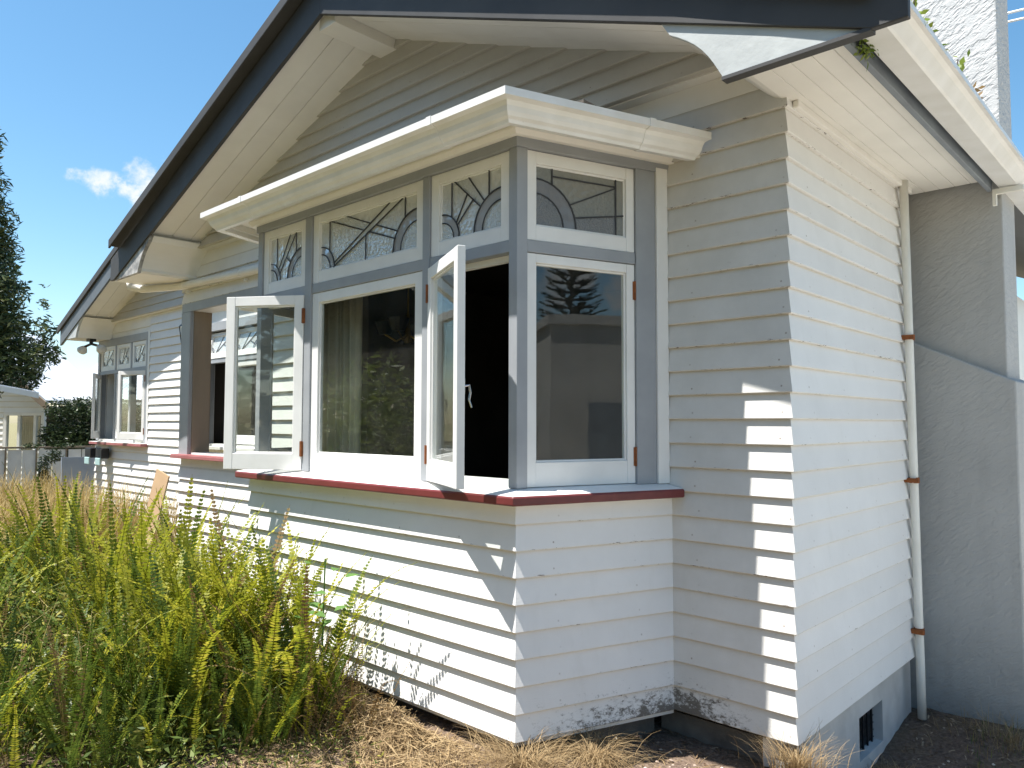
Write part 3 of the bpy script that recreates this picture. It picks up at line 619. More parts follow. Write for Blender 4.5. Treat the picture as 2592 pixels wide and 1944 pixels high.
MB().box(.494, .66, 2.00, 2.03, 2.93, 2.962).box(.494, .515, 2.0, 2.03, 2.86, 2.93).build('gutter_bracket', M['pipe'], gut)
# ---------------- roofs
RT = .33
def slope(pts, name='roof'):
    return MB().prism(pts, (0, 0, .045)).build(name, M['roof'], house)
slope([(AX, YB - .085, AZ + RT), (.60, YB - .085, rake(.60) + .12), (.60, 9, rake(.60) + .12), (AX, 9, AZ + RT)])
slope([(-6.86, YB - .085, rake(-6.86) + RT), (AX, YB - .085, AZ + RT), (AX, 3.2, AZ + RT), (XLE - .08, 1.0, rake(XLE - .08) + RT)])
# ---------------- the larger gable behind
Y2, W2 = .65, 1.2
A2X, A2Z, S2 = -6.12, 5.46, .384
def rake2(x): return A2Z - S2 * abs(x - A2X)
X2E = -13.06; ZB2 = 2.885
slope([(X2E - .1, Y2 - .05, rake2(X2E - .1) + RT), (A2X, Y2 - .05, A2Z + RT), (A2X, 10, A2Z + RT), (X2E - .1, 10, rake2(X2E - .1) + RT)])
slope([(A2X, Y2 - .05, A2Z + RT), (-2.9, Y2 - .05, rake2(-2.9) + RT), (-2.9, 10, rake2(-2.9) + RT), (A2X, 10, A2Z + RT)])
MB().box(A2X - .12, A2X + .1, Y2 - .10, Y2 + .5, A2Z + RT + .03, A2Z + RT + .09).build('ridge_capping', M['white'], house, bevel=.02)
barge('bargeboard', [(X2E, rake2(X2E)), (A2X, A2Z)], 0, .26, Y2 - .03, Y2, 'blue_dark')
barge('barge_capping', [(X2E - .1, rake2(X2E - .1)), (A2X, A2Z)], .25, .345, Y2 - .06, Y2 - .032, 'dark')
p2 = [(-12.32 + c * 1.05, ZB2 + h * 1.1) for c, h in CURV]; p2[-1] = (p2[-1][0], rake2(p2[-1][0]))
MB().prism([(x, Y2 - .014, z) for x, z in reversed(p2)] + [(X2E + .004, Y2 - .014, ZB2), (X2E + .004, Y2 - .014, rake2(X2E) + .01)], (0, .03, 0)).build('eave_panel', M['panel'], house)
q = MB()
for i in range(len(p2) - 1):
    q.add([(p2[i][0] + .002, Y2 + .017, p2[i][1]), (p2[i + 1][0] + .002, Y2 + .017, p2[i + 1][1]), (p2[i + 1][0] + .002, W2, p2[i + 1][1]), (p2[i][0] + .002, W2, p2[i][1])], [(0, 1, 2, 3)])
q.build('eave_lining', M['cream'], house)
MB().box(X2E + .01, -12.32, Y2 + .018, 5.0, ZB2 + .012, ZB2 + .03).build('eave_soffit', M['cream'], house)
for j in range(3):
    y0 = Y2 + .018 + j * .18
    MB().prism([(-12.1, y0, rake2(-12.1) + .04), (A2X, y0, A2Z + .04), (A2X, y0 + .177, A2Z + .04), (-12.1, y0 + .177, rake2(-12.1) + .04)], (0, 0, .018)).build('soffit_board', M['cream'], house)
g2 = MB().prism([(-12.8, W2, 3.17), (-3.5, W2, 3.17), (-3.5, W2, rake2(-3.5) + .1), (A2X, W2, A2Z + .1), (-12.5, W2, rake2(-12.5) + .1)], (0, .1, 0)).build('gable', M['gable'], house)
z = 3.165; k = 0; lift2 = [.07, .05, .034, .02, .008]
while z < 4.9:
    xl = max(A2X - (A2Z + .10 - z - .02) / S2, -12.74 if k else -12.80)
    lf = lift2[k] if k < 5 else 0; n2_ = lift2[k + 1] if k < 4 else 0
    obj('weatherboard', board_mesh(-6.0 - xl, t0=.03 + lf, t1=.012 + n2_).mesh('weatherboard', M['gable']), g2, (xl, W2 - .004, z)); z += PITCH; k += 1
MB().box(-12.8, -6.0, W2 - .085, W2 - .018, 3.158, 3.1645).build('flare_soffit', M['cream'], g2)
MB().box(-12.84, -6.5, W2 - .014, W2 - .001, 2.985, 3.157).build('frieze_board', M['cream'], house)
# wall of the set-back wing
LW0, LW1, PW0, PW1 = -12.80, -10.70, -8.66, -7.20
wing = rect_mb(-12.86, -4.8, -.1, 3.17, [(LW0, LW1, 1.19, 2.82), (PW0, PW1, 1.19, 2.80)], W2, W2 + .1).build('wall', M['white'], house)
boards(wing, (-12.86, W2), (-4.86, W2), [z for z in zs if z < 1.05], M['board'], 1, 0)
boards(wing, (LW1 + .09, W2), (PW0 - .06, W2), [z for z in zs if 1.05 <= z < 2.9], M['board'])
boards(wing, (PW1 + .06, W2), (-4.86, W2), [z for z in zs if 1.05 <= z < 2.9], M['board'])
boards(wing, (LW1 + .09, W2), (-4.86, W2), [z for z in zs if z >= 2.9][:1], M['board'])
MB().box(LW0 - .02, LW1 + .09, W2 - .014, W2 - .0005, .985, 1.10).build('apron_board', M['white'], wing)
# its side wall with a window one sees through
ws = MB().box(-12.86, -12.76, W2 + .102, W2 + .3, -.1, 3.0).box(-12.86, -12.76, 3.0, 8, -.1, 3.0).box(-12.86, -12.76, W2 + .3, 3.0, -.1, 1.15).box(-12.86, -12.76, W2 + .3, 3.0, 2.62, 3.0).build('wall', M['white'], house)
MB().box(-12.84, -12.79, 2.05, 2.10, 1.15, 2.62).box(-12.84, -12.79, W2 + .3, 3.0, 1.84, 1.88).box(-12.84, -12.79, W2 + .3, W2 + .35, 1.15, 2.62).build('window_frame', M['white'], house)
rm = MB(); rm.box(-12.7, -8.9, 4.6, 4.7, -.05, 3.0); rm.box(-9.0, -8.9, W2 + .11, 4.6, -.05, 3.0); rm.box(-12.75, -8.9, W2 + .11, 4.6, 2.95, 3.0); rm.box(-12.75, -8.9, W2 + .11, 4.6, -.02, .02)
rm.box(-8.8, -4.9, 4.0, 4.1, -.05, 3.0); rm.box(-8.8, -4.9, W2 + .11, 4.0, 2.9, 2.95); rm.box(-8.8, -4.9, W2 + .11, 4.0, -.02, .02); rm.build('room_wall', M['room'], house)
# wing window: grey frame, three top lights, two open casements
def gframe(x0, x1, z0, z1, y, ms, zt0, zt1, name='window_frame'):
    b = MB(); b.box(x0 - .06, x0 + .03, y - .03, y + .08, z0 - .02, z1 + .12); b.box(x1 - .05, x1 + .035, y - .03, y + .08, z0 - .02, z1 + .12)
    b.box(x0 + .03, x1 - .05, y - .027, y + .08, z1, z1 + .118); b.box(x0 + .03, x1 - .05, y - .02, y + .07, zt0, zt1)
    for m_ in ms: b.box(m_ - .03, m_ + .03, y - .022, y + .07, z0, zt0 - .001); b.box(m_ - .028, m_ + .028, y - .021, y + .07, zt1 + .001, z1 - .001)
    return b.build(name, M['grey'], house, bevel=.003)
gframe(LW0, LW1, 1.19, 2.78, W2, [-12.06, -11.38], 2.30, 2.36)
MB().box(LW1 + .036, LW1 + .092, W2 - .035, W2, 1.12, 2.92).build('cover_board', M['white'], house)
for x0, x1 in ((LW0 + .032, -12.092), (-12.03, -11.41), (-11.35, LW1 - .052)): sash('top_light', x1 - x0, .415, (x0, W2 - .012, 2.362), 0, stile=.075, top=.06, bot=.075, lead='S')
sash('casement', .66, 1.09, (LW0 + .035, W2 - .03, 1.205), R(-27), hinge='l', stile=.055)
sash('casement', .62, 1.09, (-10.76 - .62 * math.cos(R(18)), W2 - .03 - .62 * math.sin(R(18)), 1.205), R(18), hinge='r', stile=.06)
sash('fixed_window', .60, 1.09, (-12.025, W2 - .01, 1.205), 0, stile=.05)
ws_ = MB().box(LW0 - .09, LW1 + .10, W2 - .13, W2 - .001, 1.10, 1.142).build('sill', [M['pinkred']], house, bevel=.004); tag(ws_, 'faded pink window sill')
MB().box(LW0 - .085, LW1 + .095, W2 - .127, W2 - .001, 1.1425, 1.150).build('sill_top', M['white'], house)
# porch: opening frame, sill, ceiling, inner walls
b = MB(); b.box(XL - .015, PX0, -.036, .0, 1.12, 2.655); b.box(XL - .015, PX1 + .1, -.032, .0, 2.657, 2.75); b.box(PX1, PX1 + .1, -.034, .0, 1.12, 2.655); b.build('porch_frame', M['grey'], house, bevel=.003)
MB().box(PX0 - .002, PX0 + .016, .001, .185, 1.15, 2.66).box(PX0 - .2, PX0 - .001, .1905, .20, 0, 2.7).build('porch_lining', M['brown_wood'], house)
MB().box(XL - .06, PX1 + .12, -.105, .12, 1.10, 1.135).build('sill', M['pinkred'], house, bevel=.004)
MB().box(XL - .05, PX1 + .11, -.10, .12, 1.1355, 1.142).build('sill_top', M['pinkred'], house)
pb = MB(); pb.box(XL, -4.85, .2, W2 - .03, 2.76, 2.79); pb.box(-4.86, -4.81, .195, W2, -.1, 3.0); pb.build('porch_lining', M['cream'], house)
MB().box(-6.6, -4.85, .2, W2 - .03, -.05, .05).build('porch_floor', M['brown_wood'], house)
gframe(PW0, PW1, 1.19, 2.72, W2, [-7.93], 2.28, 2.34)
for x0 in (PW0 + .035, -7.895): sash('top_light', .655, .36, (x0, W2 - .03, 2.345), 0, stile=.05, top=.05, bot=.07, lead='S', pitchx=R(-9))
sash('casement', .66, 1.07, (PW0 + .035, W2 - .02, 1.20), R(-38), hinge='l', stile=.055); sash('casement', .66, 1.07, (-7.895, W2 - .012, 1.20), 0, stile=.055)
MB().box(PW0 - .08, PW1 + .08, W2 - .12, W2 - .001, 1.12, 1.16).build('sill', M['white'], house, bevel=.003)
# pipes
wp = MB().tube([(-7.15, -.40, 3.02), (-7.15, -.40, 2.96), (-7.05, -.30, 2.93), (-6.60, -.085, 2.935), (-5.6, -.085, 2.91), (-3.9, -.085, 2.87)], .040, 12).build('waste_pipe', M['pipe'], house, smooth=True)
for x, z in ((-6.5, 2.933), (-5.25, 2.902), (-4.4, 2.882)): MB().tube([(x, -.085, z), (x + .02, -.085, z)], .044, 12).box(x - .0, x + .02, -.06, -.0, z - .08, z - .05).build('pipe_bracket', M['pipe'], wp)
dp = MB().tube([(.062, 1.70, 3.045), (.062, 1.735, 2.0), (.062, 1.77, .9), (.062, 1.80, -.02), (.062, 1.81, -.38)], .026, 14).build('downpipe', M['pipe'], house, smooth=True)
for y, z in ((1.742, 2.03), (1.768, 1.12), (1.795, .17)):
    q = MB(); q.tube([(.062, y, z - .018), (.062, y, z + .018)], .0305, 14); q.box(-.0, .10, y - .05, y - .02, z - .014, z + .014); q.build('pipe_bracket', M['rust'], dp)
MB().box(.0, .012, 1.895, 1.93, -.02, 3.04).build('scribe_board', M['white'], house)
# foundation with its vent
fb = rect_mb(0, 1.93, -.85, -.021, [(.96, 1.36, -.41, -.17)], 0, .12)
fo = MB(); fo.v = [(-.035 - y, x + .005, z) for x, y, z in fb.v]; fo.f = fb.f; fo.m = fb.m
fo = fo.build('foundation', M['concrete'], house)
vb = MB()
for i in range(5): vb.box(-.085, -.075, 1.0 + i * .075, 1.012 + i * .075, -.41, -.17)
for i in range(6): vb.box(-.088, -.0855, .96, 1.36, -.40 + i * .042, -.394 + i * .042)
vb.build('vent_grille', M['black'], fo); MB().box(-.10, -.092, .95, 1.37, -.42, -.16).build('vent_backing', M['black'], fo)
q = MB()
q.box(-6.5, -3.8, .06, .16, -.7, -.03); q.box(-.75, -.06, .06, .16, -.7, -.03)
for i in range(3):
    a, b_ = along(i, .05, -.10), along(i, (P[i + 1] - P[i]).length - .05, -.10); nn = NN[i]
    q.prism([(a.x, a.y, -.7), (b_.x, b_.y, -.7), (b_.x - nn.x * .08, b_.y - nn.y * .08, -.7), (a.x - nn.x * .08, a.y - nn.y * .08, -.7)], (0, 0, .66))
q.build('foundation', M['footing'], house)
# chimney
cl = [(-.2, 2.13), (.0, 2.03), (.585, 1.745), (.585, -.9), (-.2, -.9)]
MB().prism([(x, 2.03, z) for x, z in reversed(cl)], (0, .75, 0)).build('chimney_base', M['stucco'], house, bevel=.012)
MB().box(-.2, .53, 2.10, 2.50, 1.6, 3.2).build('chimney_stack', M['stucco'], house, bevel=.01)
MB().box(-.45, .53, 2.10, 2.50, 3.202, 6.4).build('chimney_stack', M['stucco_top'], house, bevel=.012)
MB().box(-.45, -.2, 2.0, 9, -.8, 3.0).build('wall', M['white'], house)
MB().box(-12.7, -.3, 8.9, 9.0, -.8, 3.0).build('wall', M['white'], house)

# ------------------------------------------------------------------ fittings on the house
ln = empty('wall_lantern', (XL - .02, .07, 2.40), 'black iron lantern on the porch post', 'lantern')
MB().box(-.0, .02, -.03, .03, .12, .24).tube([(0, 0, .2), (-.08, 0, .24), (-.13, 0, .20)], .010).build('bracket', M['black'], ln)
MB().tube([(-.13, 0, .13), (-.13, 0, .20)], .075, 6, 0, .015).build('lantern_cap', M['black'], ln)
for k in range(6):
    an = k * math.pi / 3; c, s_ = math.cos(an), math.sin(an)
    MB().tube([(-.13 + .065 * c, .065 * s_, .13), (-.13 + .035 * c, .035 * s_, -.10)], .005, 5).build('glazing_bar', M['black'], ln)
MB().tube([(-.13, 0, -.10), (-.13, 0, .128)], .030, 6, 0, .058).build('lantern_glass', M['glass'], ln)
MB().tube([(-.13, 0, -.13), (-.13, 0, -.10)], .012, 6, 0, .04).build('lantern_base', M['black'], ln)
fl = empty('security_light', (-12.45, .92, ZB2 + .012), 'twin bulb security light under the far eave', 'security light')
M['bulb'] = pm('frosted_bulb_glass', (.75, .74, .70), (.62, .62, .6), 6, .25, 0)
MB().box(-.09, .09, -.05, .05, -.05, .0).tube([(0, 0, -.05), (0, 0, -.11)], .03).build('bracket', M['black'], fl)
for sx, dy in ((-.16, -.05), (.22, .05)):
    MB().tube([(0, 0, -.09), (sx * .8, dy, -.13)], .022).build('lamp_holder', M['black'], fl)
    q = MB(); pts = [(sx * .8, dy, -.13), (sx * .95, dy * 1.2, -.15), (sx * 1.2, dy * 1.5, -.19), (sx * 1.35, dy * 1.7, -.215)]
    vs = []; n = 10
    for (x, y, z), r in zip(pts, (.025, .05, .085, .07)):
        d = Vector((sx, dy, -.16)).normalized(); a = d.cross(Vector((0, 0, 1))).normalized(); b = d.cross(a)
        vs += [Vector((x, y, z)) + (a * math.cos(2 * math.pi * j / n) + b * math.sin(2 * math.pi * j / n)) * r for j in range(n)]
    q.add(vs, [(i * n + j, i * n + (j + 1) % n, (i + 1) * n + (j + 1) % n, (i + 1) * n + j) for i in range(3) for j in range(n)] + [tuple(range(3 * n, 4 * n))]); q.build('bulb', M['bulb'], fl, smooth=True)
M['teal'] = pm('pale_teal_lens', (.45, .62, .60), (.38, .55, .55), 6, .2, 0)
for x, lab in ((-12.72, 'small black garden spotlight on the wall, left of the pair'), (-12.20, 'small black garden spotlight on the wall, right of the pair')):
    sp = empty('garden_spotlight', (x, W2 - .03, .78), lab, 'spotlight', 'spotlights below the far window')
    MB().box(-.14, .14, -.17, -.04, .09, .26).box(-.03, .03, -.05, 0, .12, .2).build('housing', M['black'], sp, bevel=.015)
    MB().box(-.11, .11, -.185, -.165, -.02, .10).build('lens', M['teal'], sp, bevel=.01)
cb = empty('cardboard_sheet', (-6.33, -.42, gh(-6.3, -.4)), 'bent brown cardboard sheet leaning against the wall behind the ferns', 'cardboard')
MB().prism([(-.28, -.1, 0), (.10, -.12, 0), (.13, .10, 1.02), (-.22, .12, 1.08)], (.005, .012, 0)).build('panel', M['card'], cb)
MB().prism([(-.40, .06, 0), (-.285, -.1, 0), (-.225, .12, 1.075), (-.33, .24, .98)], (.005, .012, 0)).build('flap', M['card'], cb)
gp_ = tag(MB().prism([(-13.12, .74, gh(-13, .6)), (-13.05, 1.42, gh(-13, .6)), (-13.11, 1.42, .86), (-13.18, .74, .87)], (-.03, 0, 0)).build('sheet_panel', pm('blue_grey_sheet', (.30, .34, .40), (.26, .30, .36), 4, .5, .1)), 'blue grey flat sheet leaning at the far corner of the house', 'panel')

# ------------------------------------------------------------------ foliage helpers
def frond_mesh(Ln, lean, curl, wid, n=40, dead=0, seed=0):
    rd = random.Random(seed); b = MB(); pts = []; ang = lean; p = Vector((0, 0, 0)); st = Ln / 12; pts.append(p.copy())
    for i in range(12):
        p = p + Vector((math.sin(ang) * st, rd.uniform(-.012, .012) * st * 4, math.cos(ang) * st)); ang += curl / 12 * (.3 + 1.6 * i / 12); pts.append(p.copy())
    b.tube(pts, .0032, 3, 0, .001)
    def on(t):
        f = t * 12; i = min(11, int(f)); return pts[i].lerp(pts[i + 1], f - i), (pts[i + 1] - pts[i]).normalized()
    for k in range(n):
        t = .10 + .895 * k / n; c, d = on(t); prof = min(1, (t - .06) * 4) * (1 - max(0, t - .35) / .65 * .88)
        for s in (-1, 1):
            if dead and rd.random() < .35: continue
            L_ = wid * prof * rd.uniform(.85, 1.1) * (1 - .4 * dead * rd.random()); side = Vector((0, s, 0)); nrm = d.cross(side).normalized()
            dirv = (side * 1.0 + d * rd.uniform(.12, .34) + nrm * rd.uniform(-.35, .15 - .5 * dead)).normalized(); w = .0082 + .002 * rd.random() - .002 * dead; e = d * w
            m_ = c + dirv * L_ * .5 + nrm * rd.uniform(-.003, .003)
            b.add([c - e * .5, c + dirv * L_ * .45 - e, c + dirv * L_, c + dirv * L_ * .45 + e, c + e * .5], [(0, 1, 2, 3, 4)], 0)
    return b
def leaf_cloud(blobs, n, size, seed=1, shape=1.8, surf=.55):
    rd = random.Random(seed); b = MB(); tot = sum(r[0] * r[1] * r[2] for _, r in blobs)
    for c, r in blobs:
        c = Vector(c); k = int(n * r[0] * r[1] * r[2] / tot)
        for _ in range(k):
            u = Vector((rd.gauss(0, 1), rd.gauss(0, 1), rd.gauss(0, 1))).normalized() * (rd.random() ** (surf * .6)) * rd.uniform(.8, 1.12)
            p = c + Vector((u.x * r[0], u.y * r[1], u.z * r[2]))
            a = Vector((rd.gauss(0, 1), rd.gauss(0, 1), rd.gauss(0, .6))).normalized(); q = a.cross(Vector((rd.gauss(0, 1), rd.gauss(0, 1), rd.gauss(0, 1)))).normalized()
            s = size * rd.uniform(.6, 1.3); e = s / shape
            b.add([p - a * s, p + q * e * .5, p + a * s, p - q * e * .5], [(0, 1, 2, 3)])
    return b
M['fern'] = leaf_mat('fern_green', (.17, .205, .016), (.32, .325, .028), (.54, .48, .06), .45, .48)
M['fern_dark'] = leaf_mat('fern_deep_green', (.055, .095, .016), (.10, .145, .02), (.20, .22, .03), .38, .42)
M['fern_dry'] = leaf_mat('fern_browned', (.16, .10, .04), (.24, .16, .07), (.26, .23, .06), .3, .7)
M['under'] = leaf_mat('undergrowth_leaf', (.06, .10, .02), (.14, .18, .035), (.30, .27, .06), .35, .5, False)
M['straw'] = leaf_mat('dry_grass', (.28, .20, .065), (.37, .27, .10), (.45, .36, .17), .3, .7, False)
M['hay'] = leaf_mat('dead_straw', (.22, .15, .075), (.33, .23, .115), (.45, .34, .19), .25, .8, False)
M['vine'] = leaf_mat('broad_pale_leaf', (.10, .22, .05), (.16, .30, .08), (.2, .34, .1), .5, .45, False)
M['tree'] = leaf_mat('tree_leaf', (.035, .055, .022), (.065, .09, .03), (.14, .15, .045), .25, .45, False)
M['hedge'] = leaf_mat('hedge_leaf', (.020, .036, .014), (.035, .055, .02), (.06, .09, .03), .2, .4, False)
M['lime'] = leaf_mat('lime_shrub_leaf', (.12, .19, .03), (.20, .27, .04), (.28, .33, .06), .35, .5, False)
M['pine'] = leaf_mat('pine_needle', (.015, .028, .014), (.025, .042, .018), (.04, .055, .02), .1, .6, False)
M['bark'] = pm('bark', (.10, .08, .065), (.06, .05, .042), 8, .9, .6, 25, .02)

# ------------------------------------------------------------------ ferns
def fern(name, label, spots, mats, hmin, hmax, seed, dead=0, group=None):
    rd = random.Random(seed); c = spots[0]; root = empty(name, (c[0], c[1], gh(c[0], c[1])), label, 'fern', group)
    meshes = []
    for v in range(14):
        m = frond_mesh(1.0, rd.uniform(.0, .26), rd.uniform(.05, 1.5) * rd.choice((1, 1, 1, .3)), rd.uniform(.040, .062), 42, dead or (.5 if v % 5 == 4 else 0), seed * 31 + v).mesh('frond', M[mats[v % len(mats)]]); meshes.append(m)
    for (x, y, n, sp, hs) in spots:
        crowns = [(x + rd.gauss(0, sp), y + rd.gauss(0, sp), rd.uniform(.82, 1.1)) for _ in range(max(2, n // 11))]
        for _ in range(n):
            cx, cy, ch = rd.choice(crowns); az = rd.uniform(0, 6.28); px, py = cx + .05 * math.cos(az), cy + .05 * math.sin(az); ln_ = min(.9, abs(rd.gauss(.03, .19))); h = rd.uniform(hmin, hmax) * hs * ch * (rd.uniform(.45, .8) if rd.random() < .25 else 1)
            if py > BY - .16 and -3.9 < px < -.6: py = BY - .16 - rd.random() * .15
            if -3.9 < px < -.6 and py + math.sin(az) * h * (.25 + ln_ * .7) > BY - .05: az = -az; 
            o = bpy.data.objects.new('frond', meshes[rd.randrange(14)]); COL.objects.link(o); o.parent = root
            o.location = (px - c[0], py - c[1], gh(px, py) - .02 - root.location.z); o.scale = (h, h * rd.uniform(.85, 1.15), h)
            o.rotation_euler = (rd.gauss(0, .08), ln_, az)
    return root
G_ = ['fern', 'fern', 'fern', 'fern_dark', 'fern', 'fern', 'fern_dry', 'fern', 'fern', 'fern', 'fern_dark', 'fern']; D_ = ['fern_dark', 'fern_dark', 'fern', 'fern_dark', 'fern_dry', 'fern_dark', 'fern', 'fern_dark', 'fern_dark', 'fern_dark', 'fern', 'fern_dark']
fern('sword_fern', 'dense yellow green sword fern clump beside the bay wall', [(-2.50, -1.42, 84, .15, .98), (-2.92, -1.50, 84, .18, 1.0), (-2.18, -1.34, 56, .11, .92), (-2.60, -1.72, 66, .14, .95)], G_, .82, 1.2, 3)
fern('sword_fern', 'tall sword fern clump in the middle of the bed, in front of the cardboard', [(-3.35, -1.68, 72, .22, 1.02), (-3.9, -1.6, 72, .25, 1.06), (-4.5, -1.65, 72, .28, 1.1), (-5.2, -1.6, 66, .32, 1.12)], G_, .84, 1.22, 4)
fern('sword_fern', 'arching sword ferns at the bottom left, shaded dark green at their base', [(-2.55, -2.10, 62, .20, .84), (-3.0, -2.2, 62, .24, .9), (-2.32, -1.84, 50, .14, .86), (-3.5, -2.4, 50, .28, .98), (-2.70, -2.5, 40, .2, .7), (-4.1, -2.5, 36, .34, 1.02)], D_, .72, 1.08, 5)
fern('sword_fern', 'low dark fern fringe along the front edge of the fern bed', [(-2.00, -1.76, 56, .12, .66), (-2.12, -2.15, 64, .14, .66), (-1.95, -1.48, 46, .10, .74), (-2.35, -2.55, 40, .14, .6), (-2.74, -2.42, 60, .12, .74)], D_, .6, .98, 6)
fern('sword_fern', 'browning thin sword fern at the right edge of the fern bed', [(-1.92, -1.25, 30, .10, .9), (-1.72, -1.15, 16, .07, .75), (-2.08, -1.40, 26, .12, .8), (-1.80, -1.36, 20, .08, .6)], ['fern_dry', 'fern_dry', 'fern'], .55, .92, 8, 1)
fern('sword_fern', 'pale yellow green ferns in front of the tall dry grass', [(-5.9, -1.7, 48, .38, 1.0), (-6.7, -1.5, 48, .4, 1.0), (-7.6, -1.4, 40, .45, 1.0), (-5.2, -2.5, 40, .4, .98), (-6.2, -2.6, 40, .45, .98)], ['fern', 'fern', 'fern_dry'], .85, 1.15, 9)
# broad pale leaves poking out between the fronds
vn = empty('broadleaf_weed', (-2.05, -1.2, gh(-2, -1.2)), 'weed with broad pale green leaves among the ferns by the wall', 'weed')
rd = random.Random(4)
for i in range(11):
    c = Vector((rd.uniform(-.22, .14), rd.uniform(-.06, .08), rd.uniform(.42, .86))); a = rd.uniform(0, 6.28); d = Vector((math.cos(a), math.sin(a), rd.uniform(-.4, .5))).normalized(); s_ = d.cross(Vector((0, 0, 1))).normalized(); L_ = rd.uniform(.06, .11)
    u_ = s_.cross(d)
    MB().add([c, c + d * L_ * .35 + s_ * L_ * .48 + u_ * .012, c + d * L_ * .8 + s_ * L_ * .3 + u_ * .008, c + d * L_ * 1.15, c + d * L_ * .8 - s_ * L_ * .3 + u_ * .008, c + d * L_ * .35 - s_ * L_ * .48 + u_ * .012, c + d * L_ * .6], [(0, 1, 6), (1, 2, 6), (2, 3, 6), (3, 4, 6), (4, 5, 6), (5, 0, 6)]).build('leaf', M['vine'], vn)
MB().tube([(0, 0, 0), (-.03, .01, .4), (.0, .0, .85)], .005, 5).build('stem', M['vine'], vn)

# ------------------------------------------------------------------ loose ground cover
def blades(spots, n, h0, h1, w, seed, droop=.5, lean=.35):
    rd = random.Random(seed); b = MB(); wt = [s[4] for s in spots]
    for _ in range(n):
        x0, x1, y0, y1, _w = rd.choices(spots, wt)[0]; x, y = rd.uniform(x0, x1), rd.uniform(y0, y1); z = gh(x, y) - .01
        h = rd.uniform(h0, h1); a = rd.uniform(0, 6.28); d = Vector((math.cos(a), math.sin(a), 0)); s = Vector((-d.y, d.x, 0)) * w * rd.uniform(.6, 1.3); l = rd.uniform(0, lean); dr = rd.uniform(0, droop)
        p0 = Vector((x, y, z)); p1 = p0 + d * h * l * .5 + Vector((0, 0, h * .6)); p2 = p1 + d * h * (l * .5 + dr * .5) + Vector((0, 0, h * .4 * (1 - dr * 1.3)))
        b.add([p0 - s, p0 + s, p1 + s * .7, p1 - s * .7, p2], [(0, 1, 2, 3), (3, 2, 4)])
    return b
def litter(spots, n, l0, l1, w, seed, zmax=.02):
    rd = random.Random(seed); b = MB(); wt = [s[4] for s in spots]
    for _ in range(n):
        x0, x1, y0, y1, _w, hh = rd.choices(spots, wt)[0]; x, y = rd.uniform(x0, x1), rd.uniform(y0, y1)
        ex = min(1, 4 * (x - x0) / (x1 - x0), 4 * (x1 - x) / (x1 - x0)); ey = min(1, 3 * (y - y0) / (y1 - y0), 3 * (y1 - y) / (y1 - y0))
        z = gh(x, y) + .006 + rd.random() * hh * max(.05, min(ex, ey)); L_ = rd.uniform(l0, l1); a = rd.uniform(0, 6.28); t = rd.gauss(0, .35)
        d = Vector((math.cos(a), math.sin(a), t)).normalized() * L_; s = Vector((-math.sin(a), math.cos(a), rd.gauss(0, .5))).normalized() * w * rd.uniform(.6, 1.4); k = Vector((0, 0, -abs(rd.gauss(0, .12)) * L_))
        p = Vector((x, y, z)); b.add([p - d * .5 - s + k, p - d * .5 + s + k, p + s, p - s, p + d * .5 + s * .5 + k, p + d * .5 - s * .5 + k], [(0, 1, 2, 3), (3, 2, 4, 5)])
    return b
def stuff(o, label, cat): return tag(o, label, cat, kind='stuff')
stuff(blades([(-14.6, -8.2, -2.2, .9, 3), (-13, -6.2, -3.8, -1.0, 2.2), (-8.5, -5.0, -3.2, -1.1, 1)], 15000, .45, .96, .0045, 11, .9, .5).build('dry_grass', M['straw']), 'tall golden dry grass beside the house', 'grass')
stuff(blades([(-5.2, -2.4, -3.0, -1.05, 1)], 500, .3, .95, .0022, 12, .8, .4).build('dry_grass', M['straw']), 'dry grass stalks between the ferns', 'grass')
stuff(leaf_cloud([((-2.75, -1.9, .12), (.75, .62, .26)), ((-3.7, -2.1, .2), (.8, .7, .36)), ((-2.3, -1.45, .08), (.45, .3, .20)), ((-4.8, -2.0, .25), (1.0, .8, .4)), ((-6.2, -2.0, .2), (1.2, .9, .4)), ((-2.1, -2.0, .02), (.45, .5, .16)), ((-2.6, -2.45, .0), (.4, .4, .16))], 22000, .026, 13, 1.7, .9).build('undergrowth', M['under']), 'small leafy undergrowth beneath the ferns', 'ground cover')
stuff(leaf_cloud([((-1.75, -1.55, -.07), (.5, .45, .07)), ((-1.35, -1.75, -.09), (.4, .3, .04)), ((-2.1, -2.0, -.05), (.5, .5, .10))], 3200, .014, 14, 1.7, .9).build('undergrowth', M['under']), 'sparse small weeds on the soil in front of the ferns', 'ground cover')
stuff(litter([(-2.7, -1.05, -1.40, -.93, 5, .10), (-2.0, -1.2, -1.9, -1.2, 2, .03), (-1.5, -.4, -1.5, -.9, 2.2, .02), (-1.0, .6, -1.1, -.1, 1.0, .012), (-2.2, -1.4, -1.22, -.96, 4, .16)], 9000, .05, .16, .0016, 15).build('straw_litter', M['hay']), 'dead straw heaped along the foot of the bay wall', 'straw')
stuff(litter([(-3, 1.5, -2.2, .4, 3, .004), (.05, 1.4, -.4, 2.0, 2, .004)], 2600, .015, .05, .004, 16).build('leaf_litter', leaf_mat('leaf_litter', (.10, .06, .035), (.24, .16, .09), (.42, .33, .24), .15, .8, False)), 'leaf litter and bark chips on the soil', 'litter')
